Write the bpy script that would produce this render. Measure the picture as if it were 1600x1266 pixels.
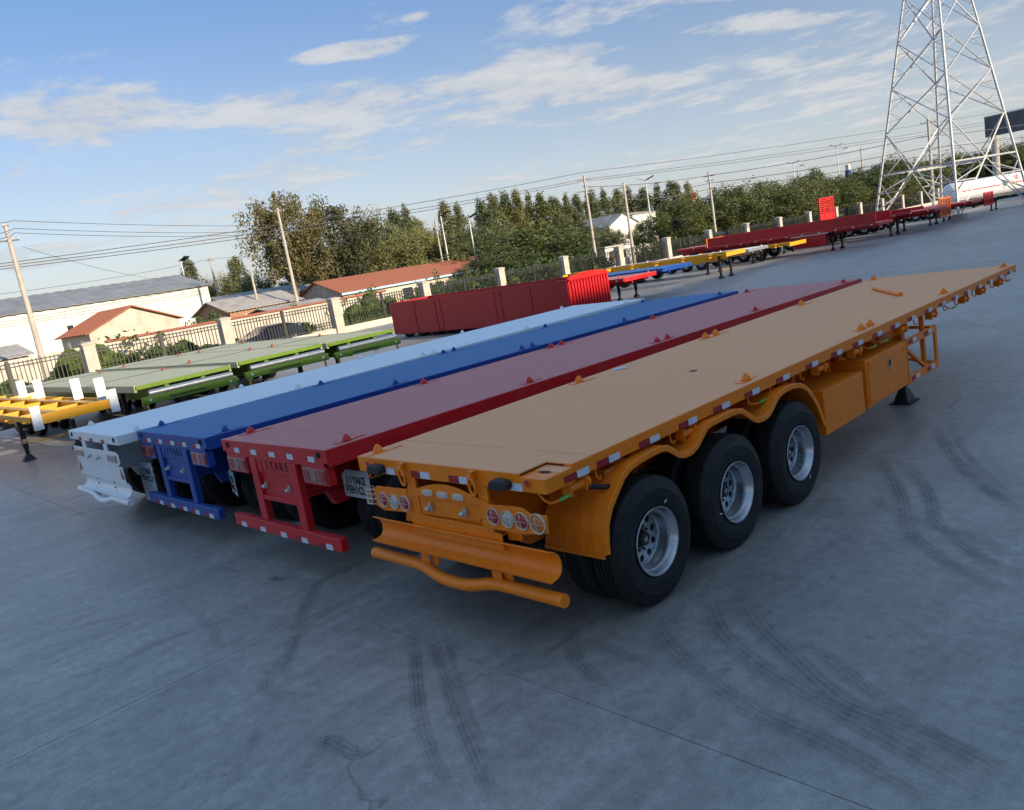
import bpy, bmesh, math, random
from mathutils import Vector, Matrix
PI = math.pi
R = math.radians
for o in list(bpy.data.objects):
    bpy.data.objects.remove(o)
scene = bpy.context.scene
COL = scene.collection
random.seed(7)

# ------------------------------------------------------------------ camera
F_PX, IW, IH = 1244.6, 1600.0, 1266.0
CAM = Vector((5.3184, -4.1251, 3.0932))
YAW, PIT, ROL = R(-47.2077), R(-10.2977), R(-9.7736)
FWD = Vector((math.sin(YAW)*math.cos(PIT), math.cos(YAW)*math.cos(PIT), math.sin(PIT)))
_r = FWD.cross(Vector((0, 0, 1))).normalized()
_u = _r.cross(FWD)
RGT = math.cos(ROL)*_r + math.sin(ROL)*_u
UPV = -math.sin(ROL)*_r + math.cos(ROL)*_u
cam = bpy.data.cameras.new('camera')
cam.sensor_fit = 'HORIZONTAL'
cam.sensor_width = 36.0
cam.lens = 36.0*F_PX/IW
cam.clip_start = 0.1
cam.clip_end = 6000
cam_ob = bpy.data.objects.new('camera', cam)
COL.objects.link(cam_ob)
M = Matrix((RGT, UPV, -FWD)).transposed().to_4x4()
M.translation = CAM
cam_ob.matrix_world = M
scene.camera = cam_ob

# ------------------------------------------------------------------ light
SUN_EL, SUN_AZ = R(16.5), R(8.0)          # azimuth measured from +X towards +Y
SUN_DIR = Vector((math.cos(SUN_EL)*math.cos(SUN_AZ), math.cos(SUN_EL)*math.sin(SUN_AZ), math.sin(SUN_EL)))
sun = bpy.data.lights.new('sun', 'SUN')
sun.energy = 5.0
sun.angle = R(0.55)
sun.color = (1.0, 0.86, 0.66)
sun_ob = bpy.data.objects.new('sun', sun)
COL.objects.link(sun_ob)
sun_ob.rotation_euler = (-SUN_DIR).to_track_quat('-Z', 'Y').to_euler()
sun_ob.location = (60, 0, 60)

world = bpy.data.worlds.new('World')
scene.world = world
world.use_nodes = True
wt = world.node_tree
for n in list(wt.nodes):
    wt.nodes.remove(n)


class NT:
    """small node-tree helper"""
    def __init__(self, tree):
        self.t = tree
    def n(self, kind, **kw):
        nd = self.t.nodes.new(kind)
        for k, v in kw.items():
            if k == 'ins':
                for s, val in v.items():
                    if hasattr(val, 'is_output'):
                        self.t.links.new(val, nd.inputs[s])
                    else:
                        nd.inputs[s].default_value = val
            else:
                setattr(nd, k, v)
        return nd
    def l(self, a, b):
        self.t.links.new(a, b)
    def math(self, op, a, b=None, c=None, clamp=False):
        nd = self.t.nodes.new('ShaderNodeMath')
        nd.operation = op
        nd.use_clamp = clamp
        for i, v in enumerate((a, b, c)):
            if v is None:
                continue
            if hasattr(v, 'is_output'):
                self.t.links.new(v, nd.inputs[i])
            else:
                nd.inputs[i].default_value = v
        return nd.outputs[0]
    def mix(self, fac, a, b, blend='MIX'):
        nd = self.t.nodes.new('ShaderNodeMix')
        nd.data_type = 'RGBA'
        nd.blend_type = blend
        for i, v in ((0, fac), (6, a), (7, b)):
            if hasattr(v, 'is_output'):
                self.t.links.new(v, nd.inputs[i])
            else:
                nd.inputs[i].default_value = v if i == 0 else (tuple(v) + (1,))[:4]
        return nd.outputs[2]
    def ramp(self, fac, stops):
        nd = self.t.nodes.new('ShaderNodeValToRGB')
        cr = nd.color_ramp
        while len(cr.elements) < len(stops):
            cr.elements.new(0.5)
        for e, (p, c) in zip(cr.elements, stops):
            e.position = p
            e.color = (c, c, c, 1) if isinstance(c, (int, float)) else (tuple(c) + (1,))[:4]
        if fac is not None:
            self.t.links.new(fac, nd.inputs[0])
        return nd.outputs[0]
    def noise(self, vec, scale, detail=4, rough=0.55, dist=0.0, dim='3D'):
        nd = self.t.nodes.new('ShaderNodeTexNoise')
        nd.noise_dimensions = dim
        nd.inputs['Scale'].default_value = scale
        nd.inputs['Detail'].default_value = detail
        nd.inputs['Roughness'].default_value = rough
        nd.inputs['Distortion'].default_value = dist
        if vec is not None:
            self.t.links.new(vec, nd.inputs['Vector'])
        return nd.outputs['Fac']
    def mapping(self, vec, scale=(1, 1, 1), loc=(0, 0, 0), rot=(0, 0, 0)):
        nd = self.t.nodes.new('ShaderNodeMapping')
        nd.inputs['Scale'].default_value = scale
        nd.inputs['Location'].default_value = loc
        nd.inputs['Rotation'].default_value = rot
        self.t.links.new(vec, nd.inputs['Vector'])
        return nd.outputs[0]


def ray_dir(px, py):
    d = FWD + RGT*((px-IW/2)/F_PX) - UPV*((py-IH/2)/F_PX)
    return d


def at(px, py, dist):
    """point seen at a photo pixel, at this horizontal distance from the camera"""
    d = ray_dir(px, py)
    return CAM + d*(dist/math.hypot(d.x, d.y))


W = NT(wt)
CLOUD_OFF = (5.5, -13.0, 4.0)
sky = W.n('ShaderNodeTexSky', sky_type='NISHITA')
sky.sun_disc = False
sky.sun_elevation = SUN_EL
sky.sun_rotation = PI/2 - SUN_AZ
sky.altitude = 50
sky.air_density = 1.0
sky.dust_density = 0.6
sky.ozone_density = 1.8
geo = W.n('ShaderNodeNewGeometry')
inc = W.n('ShaderNodeVectorMath', operation='SCALE', ins={0: geo.outputs['Incoming'], 'Scale': -1.0}).outputs[0]
sep = W.n('ShaderNodeSeparateXYZ', ins={0: inc})
# clouds lie on a flat layer: project the direction on a plane overhead
zc = W.math('MAXIMUM', sep.outputs['Z'], 0.02)
zc = W.math('ADD', zc, 0.06)
cu = W.math('DIVIDE', sep.outputs['X'], zc)
cv = W.math('DIVIDE', sep.outputs['Y'], zc)
cvec = W.n('ShaderNodeCombineXYZ', ins={0: cu, 1: cv, 2: 0.0}).outputs[0]


def cloud_uv(px, py):
    d = ray_dir(px, py).normalized()
    z = max(d.z, 0.02) + 0.06
    return Vector((d.x/z, d.y/z))


bvec = W.n('ShaderNodeVectorMath', operation='ADD', ins={0: cvec, 1: CLOUD_OFF}).outputs[0]
big = W.noise(bvec, 0.9, 2, 0.5)
puff = W.noise(cvec, 2.6, 6, 0.64, 0.15)
fine = W.noise(cvec, 11.0, 3, 0.6)
dens = None
# broad cloud fields: (pixel along the streak, half length, half width, strength)
FIELDS = [((-60, 205), (330, 165), 0.55, 1.0), ((200, 185), (760, 150), 0.42, 0.95), ((560, 130), (1090, 145), 0.42, 1.0), ((730, 105), (990, 80), 0.24, 1.0), ((440, 100), (680, 58), 0.13, 1.0),
          ((1060, 50), (1400, 20), 0.20, 0.85), ((1150, 95), (1700, 20), 0.42, 0.58), ((950, 5), (1250, -15), .10, .9), ((620, 32), (680, 20), .07, .9),
          ((60, 340), (560, 290), 0.8, 0.62), ((560, 340), (1250, 200), 0.9, 0.55), ((480, 250), (900, 190), .35, .55), ((1000, 140), (1390, 120), .45, .62)]
for (a, b, hw, st) in FIELDS:
    A, B = cloud_uv(*a), cloud_uv(*b)
    ax = (B - A)
    L = ax.length
    ang = math.atan2(ax.y, ax.x)
    C = (A + B)/2
    mp = W.n('ShaderNodeVectorMath', operation='SUBTRACT', ins={0: cvec, 1: (C.x, C.y, 0)}).outputs[0]
    rot = W.n('ShaderNodeVectorRotate', rotation_type='Z_AXIS', ins={'Vector': mp, 'Angle': -ang}).outputs[0]
    sc = W.n('ShaderNodeVectorMath', operation='MULTIPLY', ins={0: rot, 1: (2.0/(L*1.12), 1.0/hw, 0)}).outputs[0]
    ln = W.n('ShaderNodeVectorMath', operation='LENGTH', ins={0: sc}).outputs['Value']
    fld = W.math('MULTIPLY', W.math('SUBTRACT', 1.0, W.math('POWER', ln, 3.0), clamp=True), st)
    dens = fld if dens is None else W.math('MAXIMUM', dens, fld)
# outside the picture the sky carries on with the same scattered streaks
glob = W.math('MULTIPLY', W.ramp(big, [(0.41, 0.0), (0.61, 1.0)]), 0.77)
dens = W.math('MAXIMUM', dens, glob)
shape = W.math('ADD', W.math('MULTIPLY', puff, 0.8), W.math('MULTIPLY', fine, 0.2))
thr = W.math('SUBTRACT', 0.64, W.math('MULTIPLY', dens, 0.30))
cl = W.math('MULTIPLY', W.math('SUBTRACT', shape, thr), 7.5, clamp=True)
cl = W.math('MULTIPLY', cl, W.ramp(dens, [(0.0, 0.0), (0.35, 1.0)]))
cl = W.math('MULTIPLY', cl, W.math('ADD', W.math('MULTIPLY', dens, 0.55), 0.33, clamp=True))
zen = W.ramp(sep.outputs['Z'], [(0.0, (0.90, 0.86, 0.98)), (0.15, (0.70, 0.68, 0.76)), (0.40, (0.45, 0.62, 0.85))])
skyc = W.mix(1.0, sky.outputs['Color'], zen, 'MULTIPLY')
shade = W.ramp(puff, [(0.35, (0.66, 0.72, 0.82)), (0.62, (1.0, 0.97, 0.93))])
cloudc = W.mix(1.0, shade, (3.6, 3.7, 3.85), 'MULTIPLY')
# thin haze veil towards the horizon
hz = W.math('POWER', W.math('SUBTRACT', 1.0, W.math('MAXIMUM', sep.outputs['Z'], 0.0), clamp=True), 5.5)
skyc = W.mix(W.ramp(sep.outputs['Z'], [(0.22, 0.0), (0.5, 1.0)]), skyc, (0.90, 2.00, 3.80))
skyh = W.mix(W.math('MULTIPLY', hz, 0.88), skyc, (2.75, 2.90, 3.10))
mixc = W.mix(cl, skyh, cloudc)
bg = W.n('ShaderNodeBackground', ins={'Color': mixc, 'Strength': 0.15})
world.cycles.sampling_method = 'MANUAL'
world.cycles.sample_map_resolution = 512
wo = W.n('ShaderNodeOutputWorld')
W.l(bg.outputs[0], wo.inputs[0])

scene.render.engine = 'CYCLES'
scene.view_settings.view_transform = 'Standard'
scene.view_settings.look = 'None'
scene.view_settings.exposure = 0.42
scene.view_settings.gamma = 1.0
scene.view_settings.use_curve_mapping = False
scene.cycles.max_bounces = 5
scene.cycles.diffuse_bounces = 3
scene.cycles.glossy_bounces = 3
scene.cycles.use_denoising = True
scene.cycles.use_adaptive_sampling = True
scene.cycles.adaptive_threshold = 0.03
scene.cycles.transparent_max_bounces = 12

# ------------------------------------------------------------------ mesh builder
class MB:
    def __init__(self):
        self.v = []
        self.f = []
    def add(self, vs, fs):
        o = len(self.v)
        self.v += [tuple(p) for p in vs]
        self.f += [tuple(i+o for i in f) for f in fs]
        return self
    def box(self, x0, x1, y0, y1, z0, z1):
        vs = [(x0, y0, z0), (x1, y0, z0), (x1, y1, z0), (x0, y1, z0), (x0, y0, z1), (x1, y0, z1), (x1, y1, z1), (x0, y1, z1)]
        return self.add(vs, [(0, 3, 2, 1), (4, 5, 6, 7), (0, 1, 5, 4), (1, 2, 6, 5), (2, 3, 7, 6), (3, 0, 4, 7)])
    def beam(self, p0, p1, w, h, up=(0, 0, 1)):
        p0, p1 = Vector(p0), Vector(p1)
        d = (p1-p0).normalized()
        up = Vector(up)
        if abs(d.dot(up)) > 0.98:
            up = Vector((1, 0, 0))
        s = d.cross(up).normalized()
        t = s.cross(d).normalized()
        s = s*(w/2)
        t = t*(h/2)
        vs = [p0-s-t, p0+s-t, p0+s+t, p0-s+t, p1-s-t, p1+s-t, p1+s+t, p1-s+t]
        return self.add(vs, [(0, 3, 2, 1), (4, 5, 6, 7), (0, 1, 5, 4), (1, 2, 6, 5), (2, 3, 7, 6), (3, 0, 4, 7)])
    def cyl(self, p0, p1, r0, r1=None, n=16, caps=True):
        if r1 is None:
            r1 = r0
        p0, p1 = Vector(p0), Vector(p1)
        d = (p1-p0).normalized()
        a = d.orthogonal().normalized()
        b = d.cross(a)
        vs = []
        for p, r in ((p0, r0), (p1, r1)):
            for i in range(n):
                t = 2*PI*i/n
                vs.append(p + (a*math.cos(t)+b*math.sin(t))*r)
        fs = [(i, (i+1) % n, n+(i+1) % n, n+i) for i in range(n)]
        if caps:
            fs += [tuple(range(n-1, -1, -1)), tuple(range(n, 2*n))]
        return self.add(vs, fs)
    def tube(self, pts, r, n=8, caps=True, closed=False):
        pts = [Vector(p) for p in pts]
        m = len(pts)
        rs = r if isinstance(r, (list, tuple)) else [r]*m
        vs = []
        prev = None
        for i in range(m):
            if closed:
                d = pts[(i+1) % m]-pts[i-1]
            else:
                d = pts[min(i+1, m-1)]-pts[max(i-1, 0)]
            d.normalize()
            if prev is None:
                a = d.orthogonal().normalized()
            else:
                a = (prev - d*prev.dot(d)).normalized()
            prev = a
            b = d.cross(a)
            for k in range(n):
                t = 2*PI*k/n
                vs.append(pts[i]+(a*math.cos(t)+b*math.sin(t))*rs[i])
        fs = []
        for i in range(m if closed else m-1):
            j = (i+1) % m
            for k in range(n):
                fs.append((i*n+k, i*n+(k+1) % n, j*n+(k+1) % n, j*n+k))
        if caps and not closed:
            fs += [tuple(range(n-1, -1, -1)), tuple(range((m-1)*n, m*n))]
        return self.add(vs, fs)
    def extr(self, poly, axis, a, b):
        """polygon in the plane normal to axis ('x': (y,z), 'y': (x,z), 'z': (x,y)), extruded a..b"""
        n = len(poly)
        def P(q, t):
            if axis == 'x':
                return (t, q[0], q[1])
            if axis == 'y':
                return (q[0], t, q[1])
            return (q[0], q[1], t)
        vs = [P(q, a) for q in poly]+[P(q, b) for q in poly]
        fs = [(i, (i+1) % n, n+(i+1) % n, n+i) for i in range(n)]
        fs += [tuple(range(n-1, -1, -1)), tuple(range(n, 2*n))]
        return self.add(vs, fs)
    def lathe(self, prof, c=(0, 0, 0), axis='x', n=48, jag=None):
        """prof: list of (axial, radius)"""
        vs = []
        for i in range(n):
            t = 2*PI*i/n
            for k, (h, r) in enumerate(prof):
                if jag:
                    h = h + jag(i, k)
                if axis == 'x':
                    vs.append((c[0]+h, c[1]+r*math.cos(t), c[2]+r*math.sin(t)))
                elif axis == 'y':
                    vs.append((c[0]+r*math.cos(t), c[1]+h, c[2]+r*math.sin(t)))
                else:
                    vs.append((c[0]+r*math.cos(t), c[1]+r*math.sin(t), c[2]+h))
        m = len(prof)
        fs = []
        for i in range(n):
            j = (i+1) % n
            for k in range(m-1):
                fs.append((i*m+k, j*m+k, j*m+k+1, i*m+k+1))
        return self.add(vs, fs)
    def sheet(self, path, axis, a, b, th):
        """thin plate following a 2-D path, extruded along axis; th = thickness to the left of the path"""
        m = len(path)
        nor = []
        for i in range(m):
            p, q = path[max(i-1, 0)], path[min(i+1, m-1)]
            dx, dy = q[0]-p[0], q[1]-p[1]
            l = math.hypot(dx, dy) or 1
            nor.append((-dy/l*th, dx/l*th))
        poly = list(path)+[(path[i][0]+nor[i][0], path[i][1]+nor[i][1]) for i in range(m-1, -1, -1)]
        n = len(poly)
        def P(q, t):
            if axis == 'x':
                return (t, q[0], q[1])
            if axis == 'y':
                return (q[0], t, q[1])
            return (q[0], q[1], t)
        vs = [P(q, a) for q in poly]+[P(q, b) for q in poly]
        fs = [(i, (i+1) % n, n+(i+1) % n, n+i) for i in range(n)]
        for e in (0, n):
            for i in range(m-1):
                fs.append((e+i, e+i+1, e+n-2-i, e+n-1-i))
        return self.add(vs, fs)
    def mesh(self, name, mat, smooth=None, recalc=True):
        me = bpy.data.meshes.new(name)
        me.from_pydata(self.v, [], self.f)
        if recalc:
            bm = bmesh.new()
            bm.from_mesh(me)
            bmesh.ops.recalc_face_normals(bm, faces=bm.faces)
            bm.to_mesh(me)
            bm.free()
        if mat:
            me.materials.append(mat)
        if smooth:
            me.polygons.foreach_set('use_smooth', [True]*len(me.polygons))
            me.set_sharp_from_angle(angle=R(smooth))
        me.update()
        return me
    def build(self, name, mat, parent=None, bevel=0, smooth=None, recalc=True):
        return link(name, self.mesh(name, mat, smooth, recalc), parent, bevel)


def link(name, me, parent=None, bevel=0, loc=None, rot=None, scale=None):
    o = bpy.data.objects.new(name, me)
    COL.objects.link(o)
    if parent is not None:
        o.parent = parent
    if bevel:
        md = o.modifiers.new('bevel', 'BEVEL')
        md.width = bevel
        md.segments = 2
        md.limit_method = 'ANGLE'
        md.angle_limit = R(40)
        md.harden_normals = False
    if loc is not None:
        o.location = loc
    if rot is not None:
        o.rotation_euler = rot
    if scale is not None:
        o.scale = scale if hasattr(scale, '__len__') else (scale,)*3
    return o


def tag(o, label=None, cat=None, group=None, kind=None):
    if label:
        o['label'] = label
    if cat:
        o['category'] = cat
    if group:
        o['group'] = group
    if kind:
        o['kind'] = kind
    return o


def thing(name, label, cat, loc=(0, 0, 0), rz=0.0, group=None, rx=0.0):
    o = bpy.data.objects.new(name, None)
    o.empty_display_size = 0.3
    COL.objects.link(o)
    o.location = loc
    o.rotation_euler = (rx, 0, rz)
    return tag(o, label, cat, group)


def copy_tree(o, parent=None):
    c = o.copy()
    COL.objects.link(c)
    c.parent = parent
    for ch in list(o.children):
        copy_tree(ch, c)
    return c


def text_mesh(s, size, mat, depth=0.002, spacing=1.0, bold=0.0):
    cu = bpy.data.curves.new('txt', 'FONT')
    cu.body = s
    cu.size = size
    cu.align_x = 'CENTER'
    cu.align_y = 'CENTER'
    cu.extrude = depth
    cu.space_character = spacing
    cu.offset = bold
    cu.resolution_u = 3
    tmp = bpy.data.objects.new('txt', cu)
    COL.objects.link(tmp)
    dg = bpy.context.evaluated_depsgraph_get()
    me = bpy.data.meshes.new_from_object(tmp.evaluated_get(dg))
    bpy.data.objects.remove(tmp)
    me.name = 'lettering'
    me.materials.clear()
    me.materials.append(mat)
    return me


_cache = {}


def shared(key, fn):
    if key not in _cache:
        _cache[key] = fn()
    return _cache[key]


def letter_row(parent, text, mat, x, y, z, pitch, size, sx, name='letter', bold=0.0):
    # one mesh per letter, standing on a rear face (facing -Y), evenly pitched
    n = len(text)
    for k, ch in enumerate(text):
        me = shared((ch, mat.name, size, bold), lambda: text_mesh(ch, size, mat, .0012, 1.0, bold))
        link(name, me, parent, loc=(x+(k-(n-1)/2)*pitch, y, z), rot=(PI/2, 0, 0), scale=(sx, 1, 1))


# ------------------------------------------------------------------ materials
def newmat(name):
    m = bpy.data.materials.new(name)
    m.use_nodes = True
    nt = NT(m.node_tree)
    b = m.node_tree.nodes['Principled BSDF']
    return m, nt, b


def setb(b, **kw):
    for k, v in kw.items():
        b.inputs[k.replace('_', ' ')].default_value = v


def plain(name, col, rough=0.5, metal=0.0, var=0.12, scale=6.0, bump=0.0, bscale=60, spec=0.5, coat=0.0):
    """colour with soft procedural mottling and fine relief"""
    m, nt, b = newmat(name)
    tc = nt.n('ShaderNodeTexCoord').outputs['Object']
    a = nt.noise(tc, scale, 5, 0.6)
    k = nt.ramp(a, [(0.3, 1.0-var), (0.7, 1.0+var)])
    c = nt.mix(1.0, col, k, 'MULTIPLY')
    nt.l(c, b.inputs['Base Color'])
    r = nt.math('ADD', nt.math('MULTIPLY', nt.noise(tc, scale*3, 4), 0.2), rough-0.1, clamp=True)
    nt.l(r, b.inputs['Roughness'])
    setb(b, Metallic=metal)
    b.inputs['Specular IOR Level'].default_value = spec
    b.inputs['Coat Weight'].default_value = coat
    if bump:
        bp = nt.n('ShaderNodeBump', ins={'Strength': bump, 'Distance': 0.01, 'Height': nt.noise(tc, bscale, 4)})
        nt.l(bp.outputs[0], b.inputs['Normal'])
    return m


def paint(name, col, dust=(0.32, 0.27, 0.22), rough=0.33, dust_amt=0.35, coat=0.0):
    """sprayed trailer paint: slight orange peel, road dust and small scuffs"""
    m, nt, b = newmat(name)
    tc = nt.n('ShaderNodeTexCoord').outputs['Object']
    ge = nt.n('ShaderNodeNewGeometry')
    n1 = nt.noise(tc, 2.2, 5, 0.6)
    n2 = nt.noise(tc, 14, 5, 0.65)
    n3 = nt.noise(tc, 90, 3, 0.6)
    up = nt.n('ShaderNodeSeparateXYZ', ins={0: ge.outputs['Normal']}).outputs['Z']
    d = nt.math('MULTIPLY', nt.ramp(n1, [(0.35, 0.0), (0.75, 1.0)]), nt.ramp(n2, [(0.3, 0.3), (0.7, 1.0)]))
    d = nt.math('ADD', nt.math('MULTIPLY', d, dust_amt), nt.math('MULTIPLY', nt.math('MAXIMUM', up, 0.0), dust_amt*0.7), clamp=True)
    base = nt.mix(1.0, col, nt.ramp(n2, [(0.3, 0.90), (0.7, 1.06)]), 'MULTIPLY')
    c = nt.mix(d, base, dust)
    sc = nt.ramp(n3, [(0.735, 0.0), (0.76, 1.0)])
    c = nt.mix(nt.math('MULTIPLY', sc, 0.35), c, (0.12, 0.08, 0.06))
    nt.l(c, b.inputs['Base Color'])
    r = nt.math('ADD', nt.math('MULTIPLY', d, 0.45), nt.math('ADD', rough, nt.math('MULTIPLY', nt.math('SUBTRACT', n2, 0.5), 0.12)), clamp=True)
    nt.l(r, b.inputs['Roughness'])
    b.inputs['Coat Weight'].default_value = coat
    b.inputs['Specular IOR Level'].default_value = 0.32
    bp = nt.n('ShaderNodeBump', ins={'Strength': 0.06, 'Distance': 0.004, 'Height': nt.noise(tc, 160, 3)})
    nt.l(bp.outputs[0], b.inputs['Normal'])
    return m


def deck_mat(name, col, col2, rough=0.6):
    """dusty painted deck plate, foot traffic and streaks along the trailer"""
    m, nt, b = newmat(name)
    tc = nt.n('ShaderNodeTexCoord').outputs['Object']
    n1 = nt.noise(nt.mapping(tc, (1.2, 0.35, 1)), 1.6, 6, 0.6, 0.3)
    n2 = nt.noise(nt.mapping(tc, (3.0, 0.5, 1)), 5, 5, 0.6)
    n3 = nt.noise(tc, 55, 4, 0.7)
    f = nt.math('ADD', nt.math('MULTIPLY', n1, 0.65), nt.math('MULTIPLY', n2, 0.35))
    c = nt.mix(nt.ramp(f, [(0.36, 0.0), (0.66, 1.0)]), col, col2)
    c = nt.mix(1.0, c, nt.ramp(n3, [(0.3, 0.92), (0.7, 1.06)]), 'MULTIPLY')
    sp = nt.ramp(nt.noise(tc, 9, 3, 0.6), [(0.74, 0.0), (0.78, 1.0)])
    c = nt.mix(nt.math('MULTIPLY', sp, 0.30), c, (0.10, 0.07, 0.055))
    nt.l(c, b.inputs['Base Color'])
    nt.l(nt.math('ADD', nt.math('MULTIPLY', f, 0.3), rough-0.15, clamp=True), b.inputs['Roughness'])
    bp = nt.n('ShaderNodeBump', ins={'Strength': 0.12, 'Distance': 0.004, 'Height': n3})
    b.inputs['Specular IOR Level'].default_value = 0.3
    nt.l(bp.outputs[0], b.inputs['Normal'])
    return m


ORANGE = (0.94, 0.225, 0.004)
MT = {}
MT['orange'] = paint('orange_paint', ORANGE, dust=(0.55, 0.24, 0.08), dust_amt=0.16)
MT['red'] = paint('red_paint', (0.60, 0.014, 0.018), dust=(0.52, 0.16, 0.16), dust_amt=0.20)
MT['blue'] = paint('blue_paint', (0.010, 0.060, 0.30), dust=(0.13, 0.20, 0.33), dust_amt=0.20)
MT['white'] = paint('white_paint', (0.82, 0.83, 0.83), dust=(0.68, 0.67, 0.65), dust_amt=0.25)
MT['deck_orange'] = deck_mat('orange_deck', (0.84, 0.36, 0.15), (0.90, 0.41, 0.185))
MT['deck_red'] = deck_mat('red_deck', (0.54, 0.18, 0.165), (0.60, 0.20, 0.175))
MT['deck_blue'] = deck_mat('blue_deck', (0.03, 0.14, 0.33), (0.045, 0.17, 0.38))
MT['deck_white'] = deck_mat('white_deck', (0.76, 0.79, 0.80), (0.82, 0.83, 0.84))
MT['yellow'] = paint('yellow_paint', (0.80, 0.36, 0.012), dust=(0.5, 0.33, 0.12), dust_amt=0.3)
MT['green'] = paint('green_paint', (0.14, 0.24, 0.018), dust=(0.26, 0.30, 0.11), dust_amt=0.3)
MT['deck_green'] = deck_mat('dusty_green_deck', (0.50, 0.47, 0.28), (0.58, 0.53, 0.34))
MT['shade_red'] = paint('shade_red_paint', (0.40, 0.015, 0.024), dust=(0.30, 0.10, 0.10), dust_amt=0.15)  # darker copy of the trailer red, shade painted into the colour
MT['lock_brown'] = plain('rusty_red_lock', (0.26, 0.06, 0.035), 0.6)
MT['lit_red'] = paint('lit_red_paint', (0.75, 0.016, 0.014), dust=(0.5, 0.15, 0.12), dust_amt=0.15)  # lighter copy of the trailer red, sunlight painted into the colour
MT['bright_orange'] = paint('bright_orange_paint', (0.80, 0.13, 0.012), dust=(0.5, 0.25, 0.12), dust_amt=0.15)
MT['dark'] = plain('dark_chassis_paint', (0.018, 0.018, 0.02), 0.5, var=0.3)
MT['black'] = plain('black_rubber_pad', (0.016, 0.016, 0.017), 0.6, var=0.25, bump=0.1)
MT['steel'] = plain('galvanised_steel', (0.42, 0.43, 0.44), 0.42, metal=0.7, var=0.15, scale=9)
MT['alu'] = plain('silver_wheel_paint', (0.50, 0.51, 0.53), 0.28, metal=0.88, var=0.02, scale=2)
MT['brass'] = plain('grey_green_coupling', (0.50, 0.54, 0.46), 0.38, metal=0.3, var=0.2, scale=30)
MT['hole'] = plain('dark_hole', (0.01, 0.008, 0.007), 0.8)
MT['tape_red'] = plain('red_reflective_tape', (0.30, 0.010, 0.018), 0.4, var=0.1, scale=40)
MT['tape_white'] = plain('white_reflective_tape', (0.62, 0.66, 0.70), 0.4, var=0.08, scale=40)
MT['lens_red'] = plain('red_lamp_lens', (0.36, 0.010, 0.018), 0.18, var=0.3, scale=60, coat=0.6)
MT['lens_clear'] = plain('clear_lamp_lens', (0.52, 0.50, 0.47), 0.18, var=0.2, scale=60, coat=0.6)
MT['lens_amber'] = plain('amber_lamp_lens', (0.55, 0.16, 0.02), 0.18, var=0.2, scale=60, coat=0.6)
MT['lens_pale'] = plain('pale_lamp_lens', (0.26, 0.15, 0.13), 0.2, var=0.3, scale=40, coat=0.6)
MT['lens_mixed'] = plain('dull_red_lamp_lens', (0.33, 0.10, 0.09), 0.2, var=0.75, scale=11, coat=0.6)
MT['cage'] = plain('pale_lamp_cage', (0.72, 0.52, 0.38), 0.4)
MT['green_grip'] = plain('green_handle_grip', (0.10, 0.50, 0.06), 0.4)
MT['flap_white'] = plain('white_mud_flap', (0.52, 0.58, 0.60), 0.5, var=0.12, bump=0.1)
MT['ink'] = plain('black_lettering', (0.015, 0.02, 0.03), 0.6)
MT['cut_red'] = plain('stencil_cut_dark', (0.035, 0.006, 0.008), 0.7)
MT['cut_blue'] = plain('stencil_cut_navy', (0.006, 0.010, 0.03), 0.7)
MT['concrete_post'] = plain('rendered_concrete', (0.50, 0.43, 0.35), 0.85, var=0.16, scale=3, bump=0.3, bscale=30)
MT['iron'] = plain('black_iron', (0.02, 0.019, 0.018), 0.5, var=0.3)
MT['pole'] = plain('weathered_concrete_pole', (0.46, 0.40, 0.33), 0.85, var=0.14, scale=2, bump=0.2)
MT['wire'] = plain('wire', (0.05, 0.05, 0.055), 0.6)
MT['tower'] = plain('tower_galvanised', (0.60, 0.59, 0.56), 0.5, metal=0.15, var=0.12, scale=1.2)
MT['wall_white'] = plain('whitewashed_wall', (0.74, 0.70, 0.62), 0.9, var=0.12, scale=0.7, bump=0.3, bscale=8)
MT['shed_green'] = plain('dark_green_sheet', (0.03, 0.075, 0.05), 0.6, var=0.15)
MT['wall_old'] = plain('stained_old_whitewash', (0.58, 0.51, 0.42), 0.9, var=0.28, scale=1.1, bump=0.3, bscale=8)
MT['wall_cream'] = plain('cream_wall', (0.56, 0.48, 0.38), 0.9, var=0.2, scale=1.5, bump=0.4, bscale=8)
MT['brick'] = plain('brick_wall', (0.36, 0.20, 0.13), 0.9, var=0.25, scale=6, bump=0.3)
MT['grey_roof'] = plain('grey_sheet_roof', (0.25, 0.245, 0.235), 0.6, var=0.2, scale=0.6)
MT['pale_roof'] = plain('pale_cement_roof', (0.42, 0.37, 0.32), 0.8, var=0.2, scale=1.2)
MT['fascia'] = plain('pale_blue_fascia', (0.42, 0.52, 0.62), 0.6)
MT['glass_dark'] = plain('dark_window_glass', (0.03, 0.035, 0.045), 0.12, var=0.2)
MT['door_brown'] = plain('brown_door', (0.16, 0.09, 0.06), 0.6)
MT['clad'] = plain('factory_cladding', (0.70, 0.71, 0.72), 0.5, var=0.06, scale=0.5)
MT['solar'] = plain('dark_solar_panel', (0.02, 0.022, 0.03), 0.25)
MT['lamp_white'] = plain('white_lamp_post', (0.66, 0.64, 0.60), 0.5)
MT['car'] = plain('dark_blue_car_paint', (0.014, 0.022, 0.045), 0.22, var=0.1, coat=0.6)
MT['tank'] = plain('white_tank_paint', (0.76, 0.76, 0.74), 0.35, var=0.05)
MT['board_grey'] = plain('dark_grey_board', (0.10, 0.10, 0.115), 0.7, var=0.15, scale=1)
MT['sign_red'] = plain('red_sign_letters', (0.55, 0.05, 0.04), 0.6)
MT['green_sign'] = plain('green_diamond', (0.03, 0.16, 0.10), 0.5)
MT['bluebox'] = plain('blue_box', (0.02, 0.05, 0.22), 0.5)
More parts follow.
